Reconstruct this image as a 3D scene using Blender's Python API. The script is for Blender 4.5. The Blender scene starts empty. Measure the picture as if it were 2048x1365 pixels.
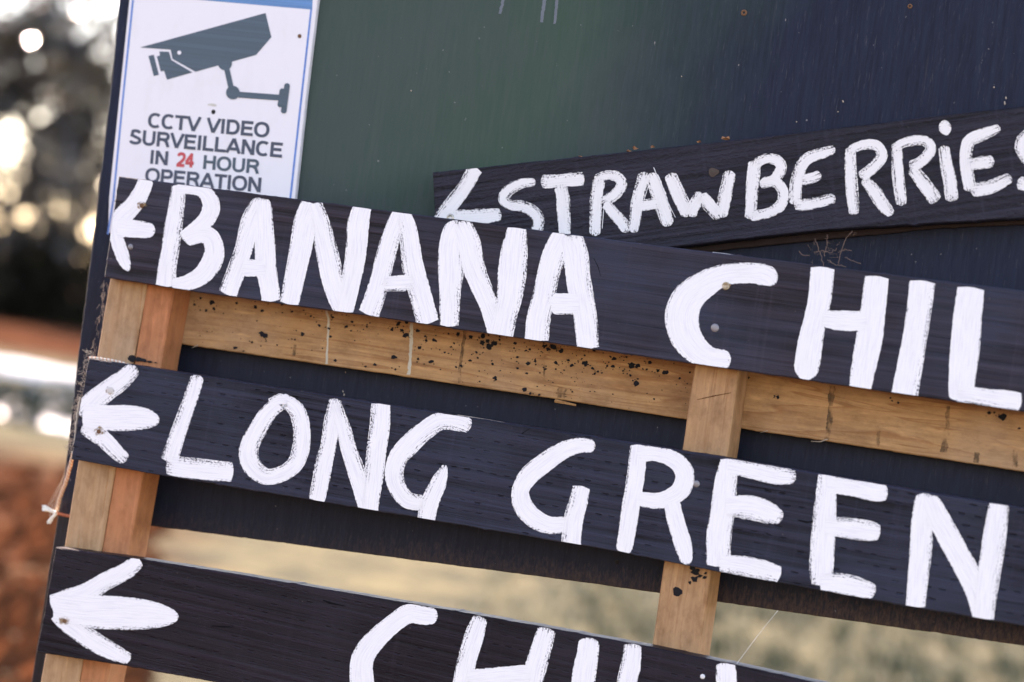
import bpy, bmesh, math, random
import numpy as np
from mathutils import Vector, Matrix, noise as mnoise
random.seed(7)
rng = np.random.default_rng(11)
sc = bpy.context.scene
col = sc.collection
R = math.radians

# ------------------------------------------------------------------ camera
YAW, PITCH, ROLL = R(20.0), R(0.0), R(8.1)
LENS, SENS, WPX, HPX = 85.0, 36.0, 2048.0, 1365.0
FPX = LENS / SENS * WPX
DIST = 2.05
TARGET = Vector((0, 0, 1.2))
Fv = Vector((-math.sin(YAW) * math.cos(PITCH), math.cos(YAW) * math.cos(PITCH), math.sin(PITCH)))
R0 = Vector((math.cos(YAW), math.sin(YAW), 0))
U0 = R0.cross(Fv)
Rv = R0 * math.cos(ROLL) + U0 * math.sin(ROLL)
Uv = U0 * math.cos(ROLL) - R0 * math.sin(ROLL)
CAM = TARGET - Fv * DIST
cd = bpy.data.cameras.new('camera')
co = bpy.data.objects.new('camera', cd); col.objects.link(co)
M = Matrix((Rv, Uv, -Fv)).transposed().to_4x4(); M.translation = CAM
co.matrix_world = M
cd.lens = LENS; cd.sensor_width = SENS; cd.clip_start = 0.05; cd.clip_end = 6000
cd.dof.use_dof = True; cd.dof.focus_distance = 2.07; cd.dof.aperture_fstop = 4.0
cd.dof.aperture_blades = 9
sc.camera = co

# ------------------------------------------------------------------ sky, sun, exposure
SUN_EL, SUN_AZ = R(36.0), R(-52.0)        # azimuth measured from +Y towards +X
sdir = Vector((math.sin(SUN_AZ) * math.cos(SUN_EL), math.cos(SUN_AZ) * math.cos(SUN_EL), math.sin(SUN_EL)))
w = bpy.data.worlds.new('World'); sc.world = w; w.use_nodes = True
nt = w.node_tree; bg = nt.nodes['Background']
sky = nt.nodes.new('ShaderNodeTexSky'); sky.sky_type = 'NISHITA'; sky.sun_disc = False
sky.sun_elevation = SUN_EL; sky.sun_rotation = SUN_AZ; sky.air_density = 1.0; sky.dust_density = 0.35; sky.ozone_density = 1.0
nt.links.new(sky.outputs[0], bg.inputs[0]); bg.inputs[1].default_value = 0.14
sd = bpy.data.lights.new('sun', 'SUN'); sd.energy = 3.6; sd.angle = R(0.5); sd.color = (1.0, 0.93, 0.84)
so = bpy.data.objects.new('sun', sd); col.objects.link(so)
so.rotation_euler = (-sdir).to_track_quat('-Z', 'Y').to_euler(); so.location = (0, 0, 8)
sc.view_settings.view_transform = 'Standard'; sc.view_settings.look = 'None'
sc.view_settings.exposure = 2.2; sc.view_settings.gamma = 1.0; sc.view_settings.use_curve_mapping = False
sc.view_settings.use_white_balance = True; sc.view_settings.white_balance_temperature = 7800; sc.view_settings.white_balance_tint = 27   # camera set to 'shade'

# ------------------------------------------------------------------ helpers
def P(px, py, Y):
    """point where the sight line of picture position (px,py) meets the plane y=Y of the stand"""
    d = Fv * FPX + Rv * (px - WPX / 2) - Uv * (py - HPX / 2)
    t = (Y - CAM.y) / d.y
    return CAM + d * t

def G(px, py, z=0.0):
    d = Fv * FPX + Rv * (px - WPX / 2) - Uv * (py - HPX / 2)
    t = (z - CAM.z) / d.z
    return CAM + d * t

def tag(o, label=None, cat=None, group=None, kind=None):
    if label: o['label'] = label
    if cat: o['category'] = cat
    if group: o['group'] = group
    if kind: o['kind'] = kind
    return o

def empty(name, loc, label, cat, group=None):
    o = bpy.data.objects.new(name, None); col.objects.link(o); o.location = loc
    o.empty_display_size = 0.05
    return tag(o, label, cat, group)

def mesh_obj(name, verts, faces, mat, parent=None, smooth=False, attrs=None):
    me = bpy.data.meshes.new(name)
    base = parent_world(parent)
    me.from_pydata([tuple(Vector(v) - base) for v in verts], [], faces)
    me.update()
    if attrs:
        for k, vals in attrs.items():
            a = me.attributes.new(k, 'FLOAT', 'POINT'); a.data.foreach_set('value', vals)
    if isinstance(mat, (list, tuple)):
        for m in mat: me.materials.append(m)
    elif mat: me.materials.append(mat)
    if smooth: me.polygons.foreach_set('use_smooth', [True] * len(me.polygons))
    o = bpy.data.objects.new(name, me); col.objects.link(o)
    if parent: o.parent = parent
    return o

def parent_world(p):
    v = Vector((0, 0, 0))
    while p:
        v += p.location; p = p.parent
    return v

class Acc:
    def __init__(s): s.v = []; s.f = []
    def add(s, vs, fs):
        n = len(s.v); s.v += [Vector(v) for v in vs]; s.f += [tuple(i + n for i in f) for f in fs]
    def tube(s, pts, r, n=6, cap=True):
        pts = [Vector(p) for p in pts]
        rs = r if isinstance(r, (list, tuple)) else [r] * len(pts)
        vs = []; fs = []; up = Vector((0.13, 0.21, 0.97))
        for i, p in enumerate(pts):
            t = (pts[min(i + 1, len(pts) - 1)] - pts[max(i - 1, 0)]).normalized()
            a = t.cross(up)
            if a.length < 1e-4: a = t.cross(Vector((1, 0, 0)))
            a.normalize(); b = t.cross(a)
            for k in range(n):
                th = 2 * math.pi * k / n
                vs.append(p + (a * math.cos(th) + b * math.sin(th)) * rs[i])
        for i in range(len(pts) - 1):
            for k in range(n):
                k2 = (k + 1) % n
                fs.append((i * n + k, i * n + k2, (i + 1) * n + k2, (i + 1) * n + k))
        if cap:
            fs.append(tuple(range(n - 1, -1, -1))); fs.append(tuple((len(pts) - 1) * n + k for k in range(n)))
        s.add(vs, fs)
    def box(s, lo, hi):
        x0, y0, z0 = lo; x1, y1, z1 = hi
        s.add([(x0, y0, z0), (x1, y0, z0), (x1, y1, z0), (x0, y1, z0), (x0, y0, z1), (x1, y0, z1), (x1, y1, z1), (x0, y1, z1)],
              [(0, 3, 2, 1), (4, 5, 6, 7), (0, 1, 5, 4), (1, 2, 6, 5), (2, 3, 7, 6), (3, 0, 4, 7)])
    def obj(s, name, mat, parent=None, smooth=False): return mesh_obj(name, s.v, s.f, mat, parent, smooth)

def lerp_poly(poly, x):
    if x <= poly[0][0]: 
        (x0, y0), (x1, y1) = poly[0], poly[1]
    elif x >= poly[-1][0]:
        (x0, y0), (x1, y1) = poly[-2], poly[-1]
    else:
        for i in range(len(poly) - 1):
            if poly[i][0] <= x <= poly[i + 1][0]:
                (x0, y0), (x1, y1) = poly[i], poly[i + 1]; break
    return y0 + (y1 - y0) * (x - x0) / (x1 - x0)

def resample(poly, step, jit=0.0, seed=0.0, closed=True):
    out = []
    n = len(poly)
    for i in range(n if closed else n - 1):
        a = poly[i]; b = poly[(i + 1) % n]
        L = math.hypot(b[0] - a[0], b[1] - a[1]); k = max(1, int(L / step))
        nx, ny = (b[1] - a[1]) / max(L, 1e-6), -(b[0] - a[0]) / max(L, 1e-6)
        for j in range(k):
            t = j / k
            x = a[0] + (b[0] - a[0]) * t; y = a[1] + (b[1] - a[1]) * t
            if jit and j:
                d = jit * (mnoise.noise(Vector((x * .02, y * .02, seed))) + 0.6 * mnoise.noise(Vector((x * .11, y * .11, seed + 3))))
                chip = mnoise.noise(Vector((x * .05, y * .05, seed + 9)))
                if chip > .33: d -= jit * (chip - .33) * 5
                x += nx * -d; y += ny * -d
            out.append((x, y))
    return out

def slab_world(name, front, Yf, Yb, mat, parent, bev=0.0009):
    """front: list of (x,z) world outline; extruded from Yf (front) to Yb (back) with a small worn edge"""
    n = len(front)
    pts = [Vector((p[0], p[1])) for p in front]
    area = sum(pts[i].x * pts[(i + 1) % n].y - pts[(i + 1) % n].x * pts[i].y for i in range(n))
    if area < 0: pts.reverse()
    inn = []
    for i in range(n):
        a, b, c = pts[i - 1], pts[i], pts[(i + 1) % n]
        t1 = (b - a); t2 = (c - b)
        t = (t1.normalized() + t2.normalized())
        if t.length < 1e-6: t = t1
        t.normalize(); nn = Vector((-t.y, t.x))
        inn.append(b + nn * bev * (1.35 if t1.normalized().dot(t2.normalized()) < .5 else 1))
    V = [(p.x, Yf, p.y) for p in inn] + [(p.x, Yf + bev, p.y) for p in pts] + [(p.x, Yb, p.y) for p in pts]
    Fc = [tuple(range(n)), tuple(range(3 * n - 1, 2 * n - 1, -1))]
    for i in range(n):
        j = (i + 1) % n
        Fc.append((n + i, n + j, j, i)); Fc.append((2 * n + i, 2 * n + j, n + j, n + i))
    o = mesh_obj(name, V, Fc, mat, parent)
    return o

def slab_px(name, poly, Yf, thick, mat, parent, jit=0.7, seed=1.0, step=9, bev=0.0009):
    pp = resample(poly, step, jit, seed)
    fr = [(lambda q: (q.x, q.z))(P(x, y, Yf)) for x, y in pp]
    return slab_world(name, fr, Yf, Yf + thick, mat, parent, bev)

# ------------------------------------------------------------------ materials
class NT:
    def __init__(s, name):
        s.m = bpy.data.materials.new(name); s.m.use_nodes = True
        s.t = s.m.node_tree; s.b = s.t.nodes['Principled BSDF']; s.out = s.t.nodes['Material Output']
    def n(s, typ, **kw):
        x = s.t.nodes.new(typ)
        for k, v in kw.items(): setattr(x, k, v)
        return x
    def l(s, a, b): s.t.links.new(a, b)
    def set(s, sock, v):
        if hasattr(v, 'is_output') or isinstance(v, bpy.types.NodeSocket): s.l(v, sock)
        elif v is not None: sock.default_value = v
    def coord(s, scale=(1, 1, 1), rot=(0, 0, 0), loc=(0, 0, 0)):
        g = s.n('ShaderNodeTexCoord'); mp = s.n('ShaderNodeMapping')
        m0 = s.n('ShaderNodeMapping'); m0.inputs['Rotation'].default_value = rot
        s.l(g.outputs['Object'], m0.inputs[0]); s.l(m0.outputs[0], mp.inputs[0])
        mp.inputs['Scale'].default_value = scale; mp.inputs['Location'].default_value = loc
        return mp.outputs[0]
    def noise(s, vec, scale=1, detail=4, rough=.55, dist=0):
        x = s.n('ShaderNodeTexNoise'); s.l(vec, x.inputs['Vector'])
        x.inputs['Scale'].default_value = scale; x.inputs['Detail'].default_value = detail
        x.inputs['Roughness'].default_value = rough; x.inputs['Distortion'].default_value = dist
        return x.outputs['Fac']
    def ramp(s, fac, stops, interp='LINEAR'):
        x = s.n('ShaderNodeValToRGB'); s.l(fac, x.inputs[0]); r = x.color_ramp; r.interpolation = interp
        while len(r.elements) > 1: r.elements.remove(r.elements[0])
        for i, (p, c) in enumerate(stops):
            e = r.elements[0] if i == 0 else r.elements.new(p)
            e.position = p
            c = c if isinstance(c, (tuple, list)) else (c, c, c)
            e.color = (*c[:3], 1)
        return x.outputs[0]
    def math(s, op, a, b=None, c=None, clamp=False):
        x = s.n('ShaderNodeMath', operation=op, use_clamp=clamp)
        s.set(x.inputs[0], a)
        if b is not None: s.set(x.inputs[1], b)
        if c is not None: s.set(x.inputs[2], c)
        return x.outputs[0]
    def mix(s, fac, a, b, mode='MIX'):
        x = s.n('ShaderNodeMix', data_type='RGBA', blend_type=mode)
        s.set(x.inputs[0], fac)
        for sock, v in ((x.inputs[6], a), (x.inputs[7], b)):
            if isinstance(v, (tuple, list)): sock.default_value = (*v[:3], 1)
            else: s.l(v, sock)
        return x.outputs[2]
    def attr(s, name):
        x = s.n('ShaderNodeAttribute'); x.attribute_name = name; return x.outputs['Fac']
    def xyz(s, vec):
        x = s.n('ShaderNodeSeparateXYZ'); s.l(vec, x.inputs[0]); return x.outputs
    def comb(s, a, b, c=0.0):
        x = s.n('ShaderNodeCombineXYZ'); s.set(x.inputs[0], a); s.set(x.inputs[1], b); s.set(x.inputs[2], c); return x.outputs[0]
    def bump(s, h, strength=.5, dist=.001, prev=None):
        x = s.n('ShaderNodeBump'); s.l(h, x.inputs['Height'])
        x.inputs['Strength'].default_value = strength; x.inputs['Distance'].default_value = dist
        if prev is not None: s.l(prev, x.inputs['Normal'])
        return x.outputs[0]
    def fin(s, color=None, rough=.6, normal=None, spec=.5, ior=1.5):
        if color is not None:
            if isinstance(color, (tuple, list)): s.b.inputs['Base Color'].default_value = (*color[:3], 1)
            else: s.l(color, s.b.inputs['Base Color'])
        s.set(s.b.inputs['Roughness'], rough)
        s.b.inputs['Specular IOR Level'].default_value = spec; s.b.inputs['IOR'].default_value = ior
        if normal is not None: s.l(normal, s.b.inputs['Normal'])
        return s.m

def plain(name, color, rough=.6, metal=0.0, spec=.5):
    k = NT(name); k.b.inputs['Metallic'].default_value = metal
    v = k.coord((60, 60, 60)); f = k.noise(v, 1, 5)
    c = k.mix(f, tuple(x * .7 for x in color), tuple(min(1, x * 1.25) for x in color))
    return k.fin(c, rough, None, spec)

def black_board(name, base, tint, ang=0.0, incise=0.0, lumpy=0.0, seed=0.0, rough=.42, spec=.15):
    """dark paint over a rough-sawn plank; grain runs along x turned by ang"""
    k = NT(name)
    rot = (0, ang, 0)
    g = k.noise(k.coord((3.5, 60, 170), rot, (seed, 0, 0)), 1, 6, .62, .4)
    g2 = k.noise(k.coord((1.2, 8, 26), rot, (seed * 2, 3, 0)), 1, 5, .6, .6)
    blot = k.noise(k.coord((7, 7, 9), rot, (seed, 5, 1)), 1, 4, .6)
    fine = k.noise(k.coord((320, 320, 900), rot), 1, 3, .6)
    c = k.mix(k.ramp(g, [(.36, 0), (.66, 1)]), tuple(x * .3 for x in base), tuple(x * 1.9 for x in base))
    c = k.mix(k.ramp(blot, [(.40, 0), (.64, .7)]), c, tuple(x * 1.25 for x in tint))
    c = k.mix(k.ramp(g2, [(.55, 0), (.75, .4)]), c, tuple(x * 2.0 for x in tint))
    # cross scuffs left by the brush / weather
    cr = k.noise(k.coord((150, 30, 7), rot, (0, 0, seed)), 1, 3, .5)
    c = k.mix(k.ramp(cr, [(.58, 0), (.75, .22)]), c, tuple(min(1, x * 3.2) for x in base))
    # thin places where bare fibre shows as pale specks
    sp = k.noise(k.coord((260, 260, 420), rot, (seed, 1, 1)), 1, 2, .5)
    c = k.mix(k.ramp(sp, [(.735, 0), (.78, .5)]), c, (.22, .17, .13))
    h = k.math('ADD', k.math('MULTIPLY', g, .9), k.math('MULTIPLY', fine, .18))
    h = k.math('ADD', h, k.math('MULTIPLY', g2, .5))
    nrm = k.bump(h, .8, .0016)
    if lumpy:
        lp = k.noise(k.coord((150, 150, 260), rot), 1, 3, .5, .8)
        nrm = k.bump(lp, lumpy, .0018, nrm)
    if incise:
        v = k.coord((1, 1, 1), rot, (seed, 0, 0)); x = k.xyz(v)
        row = k.math('FLOOR', k.math('MULTIPLY', x[2], 1 / .0088))
        wob = k.math('MULTIPLY', k.noise(k.coord((30, 1, 30), rot), 1, 2), .004)
        xs = k.math('ADD', k.math('MULTIPLY', x[0], 1 / .0125), k.math('MULTIPLY', row, .37))
        fx = k.math('FRACT', xs); cell = k.math('FLOOR', xs)
        fz = k.math('FRACT', k.math('MULTIPLY', k.math('ADD', x[2], wob), 1 / .0088))
        wn = k.n('ShaderNodeTexWhiteNoise'); wn.noise_dimensions = '2D'; k.l(k.comb(cell, row), wn.inputs['Vector'])
        mx = k.math('MULTIPLY', k.math('SMOOTH_MAX', k.math('SUBTRACT', .26, k.math('ABSOLUTE', k.math('SUBTRACT', fx, k.math('ADD', .35, k.math('MULTIPLY', wn.outputs[0], .3))))), 0.0, .02), 8, clamp=True)
        mz = k.math('MULTIPLY', k.math('SMOOTH_MAX', k.math('SUBTRACT', .10, k.math('ABSOLUTE', k.math('SUBTRACT', fz, .5))), 0.0, .02), 14, clamp=True)
        big = k.ramp(k.noise(k.coord((6, 6, 14), rot, (seed, 2, 2)), 1, 3), [(.34, 0), (.50, 1)])
        d = k.math('MULTIPLY', k.math('MULTIPLY', mx, mz), k.math('MULTIPLY', big, k.ramp(wn.outputs[0], [(.3, 0), (.95, 1)])))
        nrm = k.bump(k.math('SUBTRACT', 1.0, d), incise, .0022, nrm)
        c = k.mix(k.math('MULTIPLY', d, .4), c, (.004, .004, .006))
    rg = k.ramp(g2, [(.3, rough - .08), (.7, rough + .12)])
    return k.fin(c, rg, nrm, spec)

def pine(name, c0, c1, c2, axis='X', seed=0.0, knots=True, rings=1.0):
    k = NT(name)
    if axis == 'X': sA, sB, sC = (1.6, 30, 42), (5, 120, 260), (30, 30, 160)
    else: sA, sB, sC = (42, 30, 1.6), (260, 120, 5), (160, 30, 30)
    big = k.noise(k.coord(sA, (0, 0, 0), (seed, seed, seed)), 1, 3, .5, .9)
    wv = k.math('FRACT', k.math('MULTIPLY', big, 9 * rings))
    ringc = k.ramp(wv, [(0, 0), (.72, .35), (.92, 1), (1, 0)])
    fib = k.noise(k.coord(sB, (0, 0, 0), (seed, 0, 0)), 1, 5, .65)
    blot = k.noise(k.coord((9, 9, 9), (0, 0, 0), (seed * 3, 0, 2)), 1, 4, .6)
    c = k.mix(ringc, c0, c1)
    c = k.mix(k.ramp(fib, [(.35, 0), (.7, .5)]), c, tuple(x * .62 for x in c1))
    c = k.mix(k.ramp(blot, [(.45, 0), (.7, .7)]), c, c2)
    mott = k.noise(k.coord((70, 70, 40) if axis != 'X' else (40, 70, 90), (0, 0, 0), (seed, 7, seed)), 1, 6, .72)
    c = k.mix(k.ramp(mott, [(.48, 0), (.72, .65)]), c, tuple(x * .50 for x in c1))
    c = k.mix(k.ramp(mott, [(.28, .45), (.45, 0)]), c, tuple(min(1, x * 1.25) for x in c0))
    sp = k.noise(k.coord(sC, (0, 0, 0), (1, seed, 1)), 1, 3, .6)
    c = k.mix(k.ramp(sp, [(.62, 0), (.72, .35)]), c, tuple(min(1, x * 1.5) for x in c0))
    nrm = k.bump(k.math('ADD', fib, k.math('MULTIPLY', ringc, .3)), .5, .0008)
    return k.fin(c, .68, nrm, .35)

def white_paint(name, base=(.80, .79, .79), thin=(.50, .52, .58)):
    """hand brushed paint; attributes s,t run along / across the stroke, e is the distance to its side,
    q to its end (all in tenths of a millimetre or so), dry tells how starved the brush was"""
    k = NT(name)
    s_, t_, e_, q_, d_ = (k.attr(a) for a in ('s', 't', 'e', 'q', 'dry'))
    v = k.comb(k.math('MULTIPLY', s_, .022), k.math('MULTIPLY', t_, .55), d_)
    streak = k.noise(v, 1, 4, .6)
    v2 = k.comb(k.math('MULTIPLY', s_, .22), k.math('MULTIPLY', t_, .36), 3.0)
    gran = k.noise(v2, 1, 5, .8)
    nz = k.math('ADD', k.math('MULTIPLY', streak, .35), k.math('MULTIPLY', gran, .65))
    nzc = k.math('SUBTRACT', nz, .50)
    thr = k.math('MULTIPLY', k.math('MULTIPLY', nzc, d_), 210.0)
    a1 = k.math('GREATER_THAN', e_, thr)
    thr2 = k.math('MULTIPLY', k.math('MULTIPLY', nzc, d_), 380.0)
    a2 = k.math('GREATER_THAN', q_, thr2)
    # wood texture tearing through where the paint is thin
    pit = k.noise(k.coord((90, 60, 420)), 1, 4, .6)
    hole = k.math('GREATER_THAN', k.math('SUBTRACT', .935, k.math('MULTIPLY', d_, .36)), k.math('ADD', k.math('MULTIPLY', pit, .75), k.math('MULTIPLY', gran, .45)))
    al = k.math('MULTIPLY', k.math('MULTIPLY', a1, a2), hole)
    c = k.mix(k.ramp(streak, [(.46, 0), (.72, .5)]), base, thin)
    c = k.mix(k.ramp(k.noise(k.coord((35, 35, 35)), 1, 3), [(.5, 0), (.75, .25)]), c, (.74, .72, .68))
    nrm = k.bump(k.math('ADD', k.math('MULTIPLY', streak, 1.0), k.math('MULTIPLY', k.noise(k.coord((8, 80, 220)), 1, 4), .5)), .35, .0006)
    k.fin(c, .5, nrm, .4)
    tr = k.n('ShaderNodeBsdfTransparent'); mx = k.n('ShaderNodeMixShader')
    k.l(al, mx.inputs[0]); k.l(tr.outputs[0], mx.inputs[1]); k.l(k.b.outputs[0], mx.inputs[2]); k.l(mx.outputs[0], k.out.inputs[0])
    return k.m

M_ban = black_board('black_paint_smooth', (.021, .017, .024), (.024, .030, .050), R(-0.4), seed=1.3, rough=.40)
M_lon = black_board('black_paint_incised', (.014, .015, .026), (.022, .026, .042), R(-1.0), incise=.9, seed=4.1, rough=.42)
M_thi = black_board('black_paint_incised_dark', (.010, .007, .011), (.016, .013, .019), R(-2.0), incise=.5, seed=7.7, rough=.45)
M_str = black_board('black_paint_lumpy', (.016, .015, .023), (.009, .009, .014), R(14.5), lumpy=.55, seed=2.2, rough=.36)
M_white = white_paint('white_brush_paint')
M_white2 = white_paint('cream_brush_paint', (.76, .74, .72), (.62, .60, .58))
M_rail = pine('weathered_pine', (.50, .275, .115), (.34, .150, .052), (.40, .245, .135), 'X', 1.7)
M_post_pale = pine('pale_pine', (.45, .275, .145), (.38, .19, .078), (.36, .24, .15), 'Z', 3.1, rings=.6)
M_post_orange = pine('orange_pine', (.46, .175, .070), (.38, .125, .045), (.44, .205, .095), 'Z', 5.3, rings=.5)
M_post_two = pine('knotty_pine', (.46, .255, .120), (.32, .145, .055), (.42, .25, .13), 'Z', 8.9, rings=.8)
M_black_stud = black_board('black_stud_paint', (.012, .011, .013), (.02, .018, .02), R(90), seed=3.0)
M_batten = plain('dark_worn_wood', (.040, .027, .026), .8, 0, .2)
M_nail = plain('dull_nail_steel', (.22, .21, .22), .45, .6)
M_rust = plain('rusty_steel', (.16, .075, .035), .8, .2)
M_holecol = plain('screw_hole_black', (.008, .008, .008), .9)
M_spat = plain('black_paint_splatter', (.008, .008, .011), .6, 0, .15)
M_drip = plain('cream_paint_drip', (.50, .44, .33), .6)
M_pale_scr = plain('grey_scuff', (.11, .13, .15), .6)
M_chip = plain('bare_wood_chip', (.42, .34, .26), .7)

# ------------------------------------------------------------------ stand
Y_PLANK, T_PLANK = 0.0, 0.0185
Y_POST, D_POST = 0.0190, 0.034
Y_RAIL, T_RAIL = 0.0533, 0.019
Y_PANEL, T_PANEL = 0.0727, 0.012
Y_SIGN = Y_PANEL - 0.0055
Y_STRAW = Y_PANEL - 0.0265

# panel: black painted plywood; right part and top go on beyond the picture
k = NT('panel_paint')
gv = k.noise(k.coord((330, 60, 26)), 1, 6, .7)
gv2 = k.noise(k.coord((170, 30, 9), loc=(3, 0, 0)), 1, 5, .7)
blot = k.noise(k.coord((4.0, 4, 3.2), loc=(1.7, 0, .4)), 1, 4, .55, .5)
c = k.mix(k.ramp(gv, [(.3, 0), (.72, 1)]), (.006, .009, .021), (.013, .020, .041))
c = k.mix(k.ramp(gv2, [(.6, 0), (.8, .22)]), c, (.10, .085, .085))
fl = k.noise(k.coord((700, 60, 70)), 1, 4, .7)
c = k.mix(k.ramp(fl, [(.60, 0), (.74, .4)]), c, (.085, .085, .095))
xyz = k.xyz(k.coord())
# lens-flare veil painted as a grey-green tint on the upper left; blue-black paint elsewhere
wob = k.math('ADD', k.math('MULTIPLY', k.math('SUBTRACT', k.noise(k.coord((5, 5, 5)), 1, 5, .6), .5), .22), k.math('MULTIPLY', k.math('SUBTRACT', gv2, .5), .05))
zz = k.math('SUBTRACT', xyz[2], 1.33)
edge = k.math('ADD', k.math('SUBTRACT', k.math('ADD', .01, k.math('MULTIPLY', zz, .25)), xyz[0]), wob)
old = k.math('MULTIPLY', k.ramp(k.math('ADD', .5, k.math('MULTIPLY', edge, 3.2)), [(.2, 0), (.9, 1)]), k.ramp(k.math('ADD', k.math('ADD', xyz[0], 1.0), wob), [(.58, 0), (.66, 1)]))  # mask for the painted flare veil, with a ragged edge
veilc = k.mix(k.ramp(blot, [(.35, 0), (.65, 1)]), (.050, .082, .066), (.034, .086, .048))
veilc = k.mix(k.ramp(gv, [(.38, 0), (.8, .45)]), veilc, (.085, .095, .082))
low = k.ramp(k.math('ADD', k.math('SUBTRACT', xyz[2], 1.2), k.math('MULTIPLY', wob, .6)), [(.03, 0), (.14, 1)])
MP = (k, c, veilc, old, low, gv, gv2, xyz)
# worn bottom edge with bare brown ply showing
bx = k.attr('low')
gf = k.noise(k.coord((420, 60, 150), loc=(2, 2, 2)), 1, 6, .75)
wear = k.math('ADD', k.math('ADD', bx, k.math('MULTIPLY', k.math('SUBTRACT', gv, .5), .35)), k.math('MULTIPLY', k.math('SUBTRACT', gf, .5), 1.3))
brown = k.mix(k.ramp(gf, [(.38, 0), (.66, 1)]), (.045, .025, .020), (.15, .088, .055))
c2 = k.mix(k.math('MULTIPLY', k.math('MULTIPLY', old, low), .80), c, veilc)  # tint by the painted flare veil; old is its mask
side_ = k.ramp(k.math('ADD', k.math('ADD', xyz[0], .35), k.math('MULTIPLY', k.math('SUBTRACT', blot, .5), 1.2)), [(.15, .25), (.5, .9)])
c2 = k.mix(k.math('MULTIPLY', side_, k.ramp(wear, [(.40, 0), (1.05, .9)])), c2, brown)
lowz = k.ramp(k.math('SUBTRACT', xyz[2], 1.0), [(.18, 1), (.32, 0)])
c2 = k.mix(k.math('MULTIPLY', lowz, .35), c2, (.012, .010, .012))
spk = k.noise(k.coord((230, 230, 170)), 1, 2, .5)
c2 = k.mix(k.ramp(spk, [(.755, 0), (.79, .6)]), c2, (.3, .28, .27))
nrm = k.bump(k.math('ADD', gv, k.math('MULTIPLY', gv2, .3)), .16, .0005)
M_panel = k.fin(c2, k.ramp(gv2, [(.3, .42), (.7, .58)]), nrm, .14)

stand_base = Vector((0.05, 0.05, 0.0))
stand = empty('display_stand', stand_base, 'pine post frame with black painted plywood panel holding the hand painted signs', 'stand')

# post fronts (picture outlines continued to the ground)
def to_ground(top_a, bot_a, Y, z=0.0):
    a = P(*top_a, Y); b = P(*bot_a, Y); t = (a.z - z) / (a.z - b.z)
    return a.lerp(b, t)
def post(name, l0, l1, r0, r1, Y, depth, mat, seed, ztop=None, label=None):
    la, ra = P(*l0, Y), P(*r0, Y)
    lb, rb = to_ground(l0, l1, Y, -0.15), to_ground(r0, r1, Y, -0.15)
    if ztop:
        la = la + (la - lb) * ((ztop - la.z) / (la.z - lb.z)); ra = ra + (ra - rb) * ((ztop - ra.z) / (ra.z - rb.z))
    def edge(a, b, s):
        out = []; n = 70
        for i in range(n + 1):
            t = (i / n) ** 1.6; p = a.lerp(b, t)
            out.append((p.x + .0006 * mnoise.noise(Vector((p.z * 60, s, 0))) + .0008 * mnoise.noise(Vector((p.z * 12, s, 3))), p.z))
        return out
    out = edge(la, lb, seed) + edge(ra, rb, seed + 5)[::-1]
    o = slab_world(name, out, Y, Y + depth, mat, stand, .0012)
    if label: o['label'] = label
    return o
post('post', (222, 545), (80.5, 1365), (297, 545), (163, 1330), Y_POST, D_POST, M_post_pale, 1, label='pale half of the left post')
post('post', (298.5, 545), (164.5, 1330), (352, 554), (216, 1352), Y_POST + .0012, D_POST - .0012, M_post_orange, 2, label='orange half of the left post')
post('post', (1394, 700), (1303, 1295), (1483, 700), (1398, 1312), Y_POST, D_POST, M_post_two, 3, label='knotty post under the middle of the signs')
# far right post out of the picture
post('post', (2330, 800), (2250, 1420), (2420, 800), (2340, 1420), Y_POST, D_POST, M_post_pale, 4)
# black stud behind the panel on the left, down to the ground
post('back_stud', (126, 960), (62, 1362), (176, 960), (112, 1362), Y_PANEL + T_PANEL + .0005, .034, M_black_stud, 6, ztop=1.9, label='black painted stud behind the left edge of the panel')

# rail
rail_top = [(330, 575), (1200, 705), (2048, 825), (2430, 880)]
rail_bot = [(330, 683), (361, 688), (440, 700), (856, 760), (1050, 789), (1160, 806), (1366, 838), (1477, 856.5), (1700, 890), (2048, 944), (2430, 1003)]
ro = slab_px('rail', [(x, y - 22) for x, y in rail_top] + rail_bot[::-1], Y_RAIL, T_RAIL, M_rail, stand, .8, 4.0)
# splinters along the rail bottom
def splinter(name, pts, Yf, parent, mat=M_chip, r=.0006):
    a = Acc(); n = len(pts)
    a.tube([P(x, y, Yf) for x, y in pts], [r * (1 - .75 * i / (n - 1)) for i in range(n)], 4)
    return a.obj(name, mat, parent)
splinter('splinter', [(1110, 802), (1130, 806), (1152, 811), (1140, 807)], Y_RAIL - .001, stand, M_rail, .0016)
splinter('splinter', [(1655, 879), (1640, 884), (1622, 883)], Y_RAIL - .002, stand)
splinter('splinter', [(1535, 862), (1520, 866)], Y_RAIL - .001, stand, r=.0004)
splinter('splinter', [(396, 691), (388, 694), (384, 697)], Y_RAIL - .001, stand, r=.0005)

# panel outline (x,z at panel plane)
left = [(238, 0), (221, 176), (194, 403), (183, 500), (156, 705), (139, 860), (124, 985), (119, 1031)]
bott = [(308, 1053), (600, 1091), (975, 1140), (1180, 1167), (1320, 1187), (1430, 1203.5), (2048, 1292), (2800, 1400)]
lw = [P(x, y, Y_PANEL) for x, y in left]
top_l = Vector((lw[0].x - .006, 0, 1.93))
bw = [P(x, y, Y_PANEL) for x, y in bott]
pts = [(top_l.x, top_l.z)]
for i, (x, y) in enumerate(resample(left + bott, 7, .7, 12.0, closed=False)):
    q = P(x, y, Y_PANEL); pts.append((q.x, q.z))
pts += [(bw[-1].x, bw[-1].z), (bw[-1].x + .02, 1.93)]
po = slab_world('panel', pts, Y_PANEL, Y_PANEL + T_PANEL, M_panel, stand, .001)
po['label'] = 'black painted plywood panel with worn brown bottom edge'
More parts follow.
